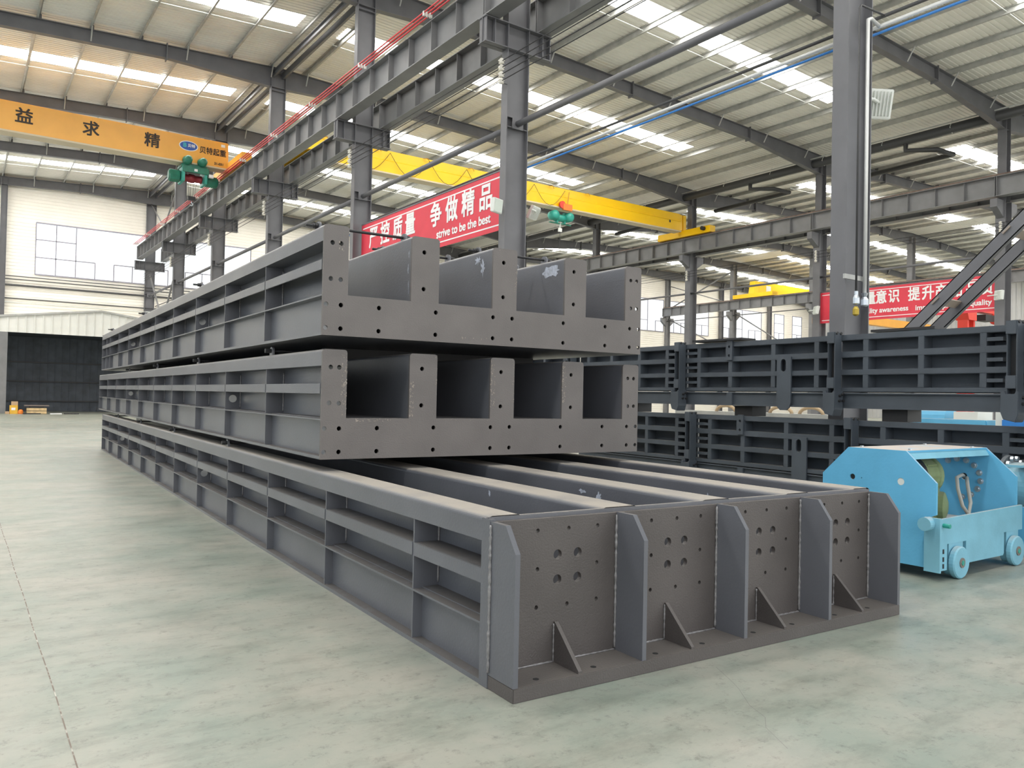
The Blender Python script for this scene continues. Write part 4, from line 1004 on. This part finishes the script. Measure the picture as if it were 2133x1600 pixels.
for z in (.13, .19, .26): MB().box(7.19, 7.21, 3.515, 3.522, z-.02, z+.02).build('slot', BLACK, t)
MB().lathe([(.06, 0), (.06, .10)], (7.02, 3.60, .505), (1, 0, 0), 20).build('roller', BLUEB, t, False); MB().tube([(7.2, 3.52, .49), (7.2, 3.46, .49)], .02, 8).build('pin', TEAL, t)
MB().box(7.175, 8.70, 3.56, 4.66, .36, .40).build('deck', BLUE, t)
MB().box(7.175, 8.70, 4.62, 4.66, .12, .86).build('rear_bar', BLUE, t)
for x in (7.44, 8.57):
    for y in (3.47, 4.45):
        wh = MB().lathe([(.03, 0), (.03, .004), (.05, .0), (.135, 0), (.145, .012), (.145, .05), (.125, .055), (.125, .12), (.05, .12)], (x, y, .145), (0, 1, 0), 30).build('wheel', BLUEB, t)
        MB().lathe([(.045, 0), (.045, .01)], (x, y-.008, .145), (0, 1, 0), 20).build('hub', mat('rusty_hub', (0.2, 0.17, 0.15), .6), wh); MB().lathe([(.025, 0), (.025, .01)], (x, y-.012, .145), (0, 1, 0), 6).build('hub_bolt', TEAL, wh)
        MB().box(x-.12, x+.14, y+.06, y+.14, .13, .36).build('wheel_fork', BLUEB, t)
# motor under the cover
mot = MB().lathe([(.10, 0), (.20, .02), (.20, .06), (.185, .07), (.185, .27), (.20, .28), (.20, .33), (.08, .37)], (7.66, 4.10, .86), (1, 0, 0), 26).build('motor', OLIVE, t)
for k in range(10):
    an = 2*PI*k/10; MB().box(7.74, 7.92, 4.095+.19*math.cos(an), 4.105+.19*math.cos(an), .855+.19*math.sin(an), .865+.19*math.sin(an)).build('cooling_fin', OLIVE, mot)
MB().lathe([(.19, 0), (.225, .02), (.225, .14), (.19, .16)], (7.50, 4.10, .86), (1, 0, 0), 28).build('fan_cowl', BLACK, mot)
MB().lathe([(.17, 0), (.17, .05), (.15, .06), (.08, .085)], (7.93, 4.02, .70), (.35, -1, 0), 22).build('end_cover', OLIVE, t); MB().lathe([(.14, 0), (.14, .06), (.12, .07), (.06, .09)], (7.98, 3.96, .56), (.35, -1, 0), 22).build('end_cover', OLIVE, t)
MB().box(7.68, 8.08, 3.92, 4.24, .40, .70).build('gear_case', OLIVE, t, False, .02)
MB().box(7.75, 7.93, 4.0, 4.16, 1.045, 1.065).build('terminal_box', mat('rusty_hub', (0.2, 0.17, 0.15), .6), t); MB().tube([(7.80, 4.05, 1.04), (7.80, 4.05, 1.09), (7.83, 4.05, 1.105), (7.85, 4.05, 1.08)], .012, 6).build('lifting_eye', BLACK, t)
for k in range(9):
    an = math.radians(-80+25*k); MB().lathe([(.032, 0), (.032, .012), (.02, .015), (.02, .03)], (8.70, 4.10-.22*math.cos(an), .80+.20*math.sin(an)), (-1, 0, 0), 8).build('bolt', CHROME, t)
p = [(8.69, 4.06, .82)]+[(8.35+.2*math.cos(PI*j/10), 3.86+.02*j*.3, .60-.16*math.sin(PI*j/10)+.0*j) for j in range(11)]+[(8.16, 3.98, .84), (8.30, 4.08, .86)]
MB().tube([(8.55, 3.95, .82), (8.46, 3.9, .75), (8.44, 3.86, .58), (8.36, 3.84, .46), (8.27, 3.86, .56), (8.26, 3.9, .72), (8.34, 3.95, .83), (8.6, 4.02, .84), (8.70, 4.05, .82)], .018, 8).build('hose', RUBBER, t, True)
# second blue unit at the right edge
t = thing('winch', 'second blue unit with a bolted round housing at the right edge of the view', 'machine', (9.16, 3.78, 0))
MB().box(-.06, -.03, -.25, .3, .05, .52).build('side_plate', BLUE, t); MB().box(-.06, .5, -.25, -.22, .05, .48).build('front_bar', BLUEB, t); MB().box(-.06, .5, .1, .13, .05, .48).build('rear_bar', BLUEB, t)
MB().box(-.03, .5, -.2, .1, .40, .44).build('deck', BLUE, t)
MB().lathe([(.12, -.28), (.24, -.27), (.24, .2), (.2, .25)], (.28, .05, .72), (0, 1, 0), 28).build('housing', BLUEB, t)
MB().lathe([(.27, 0), (.27, .04)], (.28, .12, .76), (0, 1, 0), 28).build('flange', mat('dark_flange', (0.12, 0.13, 0.14), .5), t)
for k in range(8):
    an = PI*k/7; MB().lathe([(.03, 0), (.03, .03)], (.28+.24*math.cos(an), .10, .76+.24*math.sin(an)), (0, -1, 0), 6).build('bolt', CHROME, t)
MB().box(-.15, .2, -.15, .0, .93, .955).build('top_plate', BLUEB, t); MB().lathe([(.1, 0), (.1, .1)], (.12, -.3, .7), (0, 1, 0), 20).build('shaft_end', mat('dusty_pink', (0.45, 0.36, 0.32), .7), t)
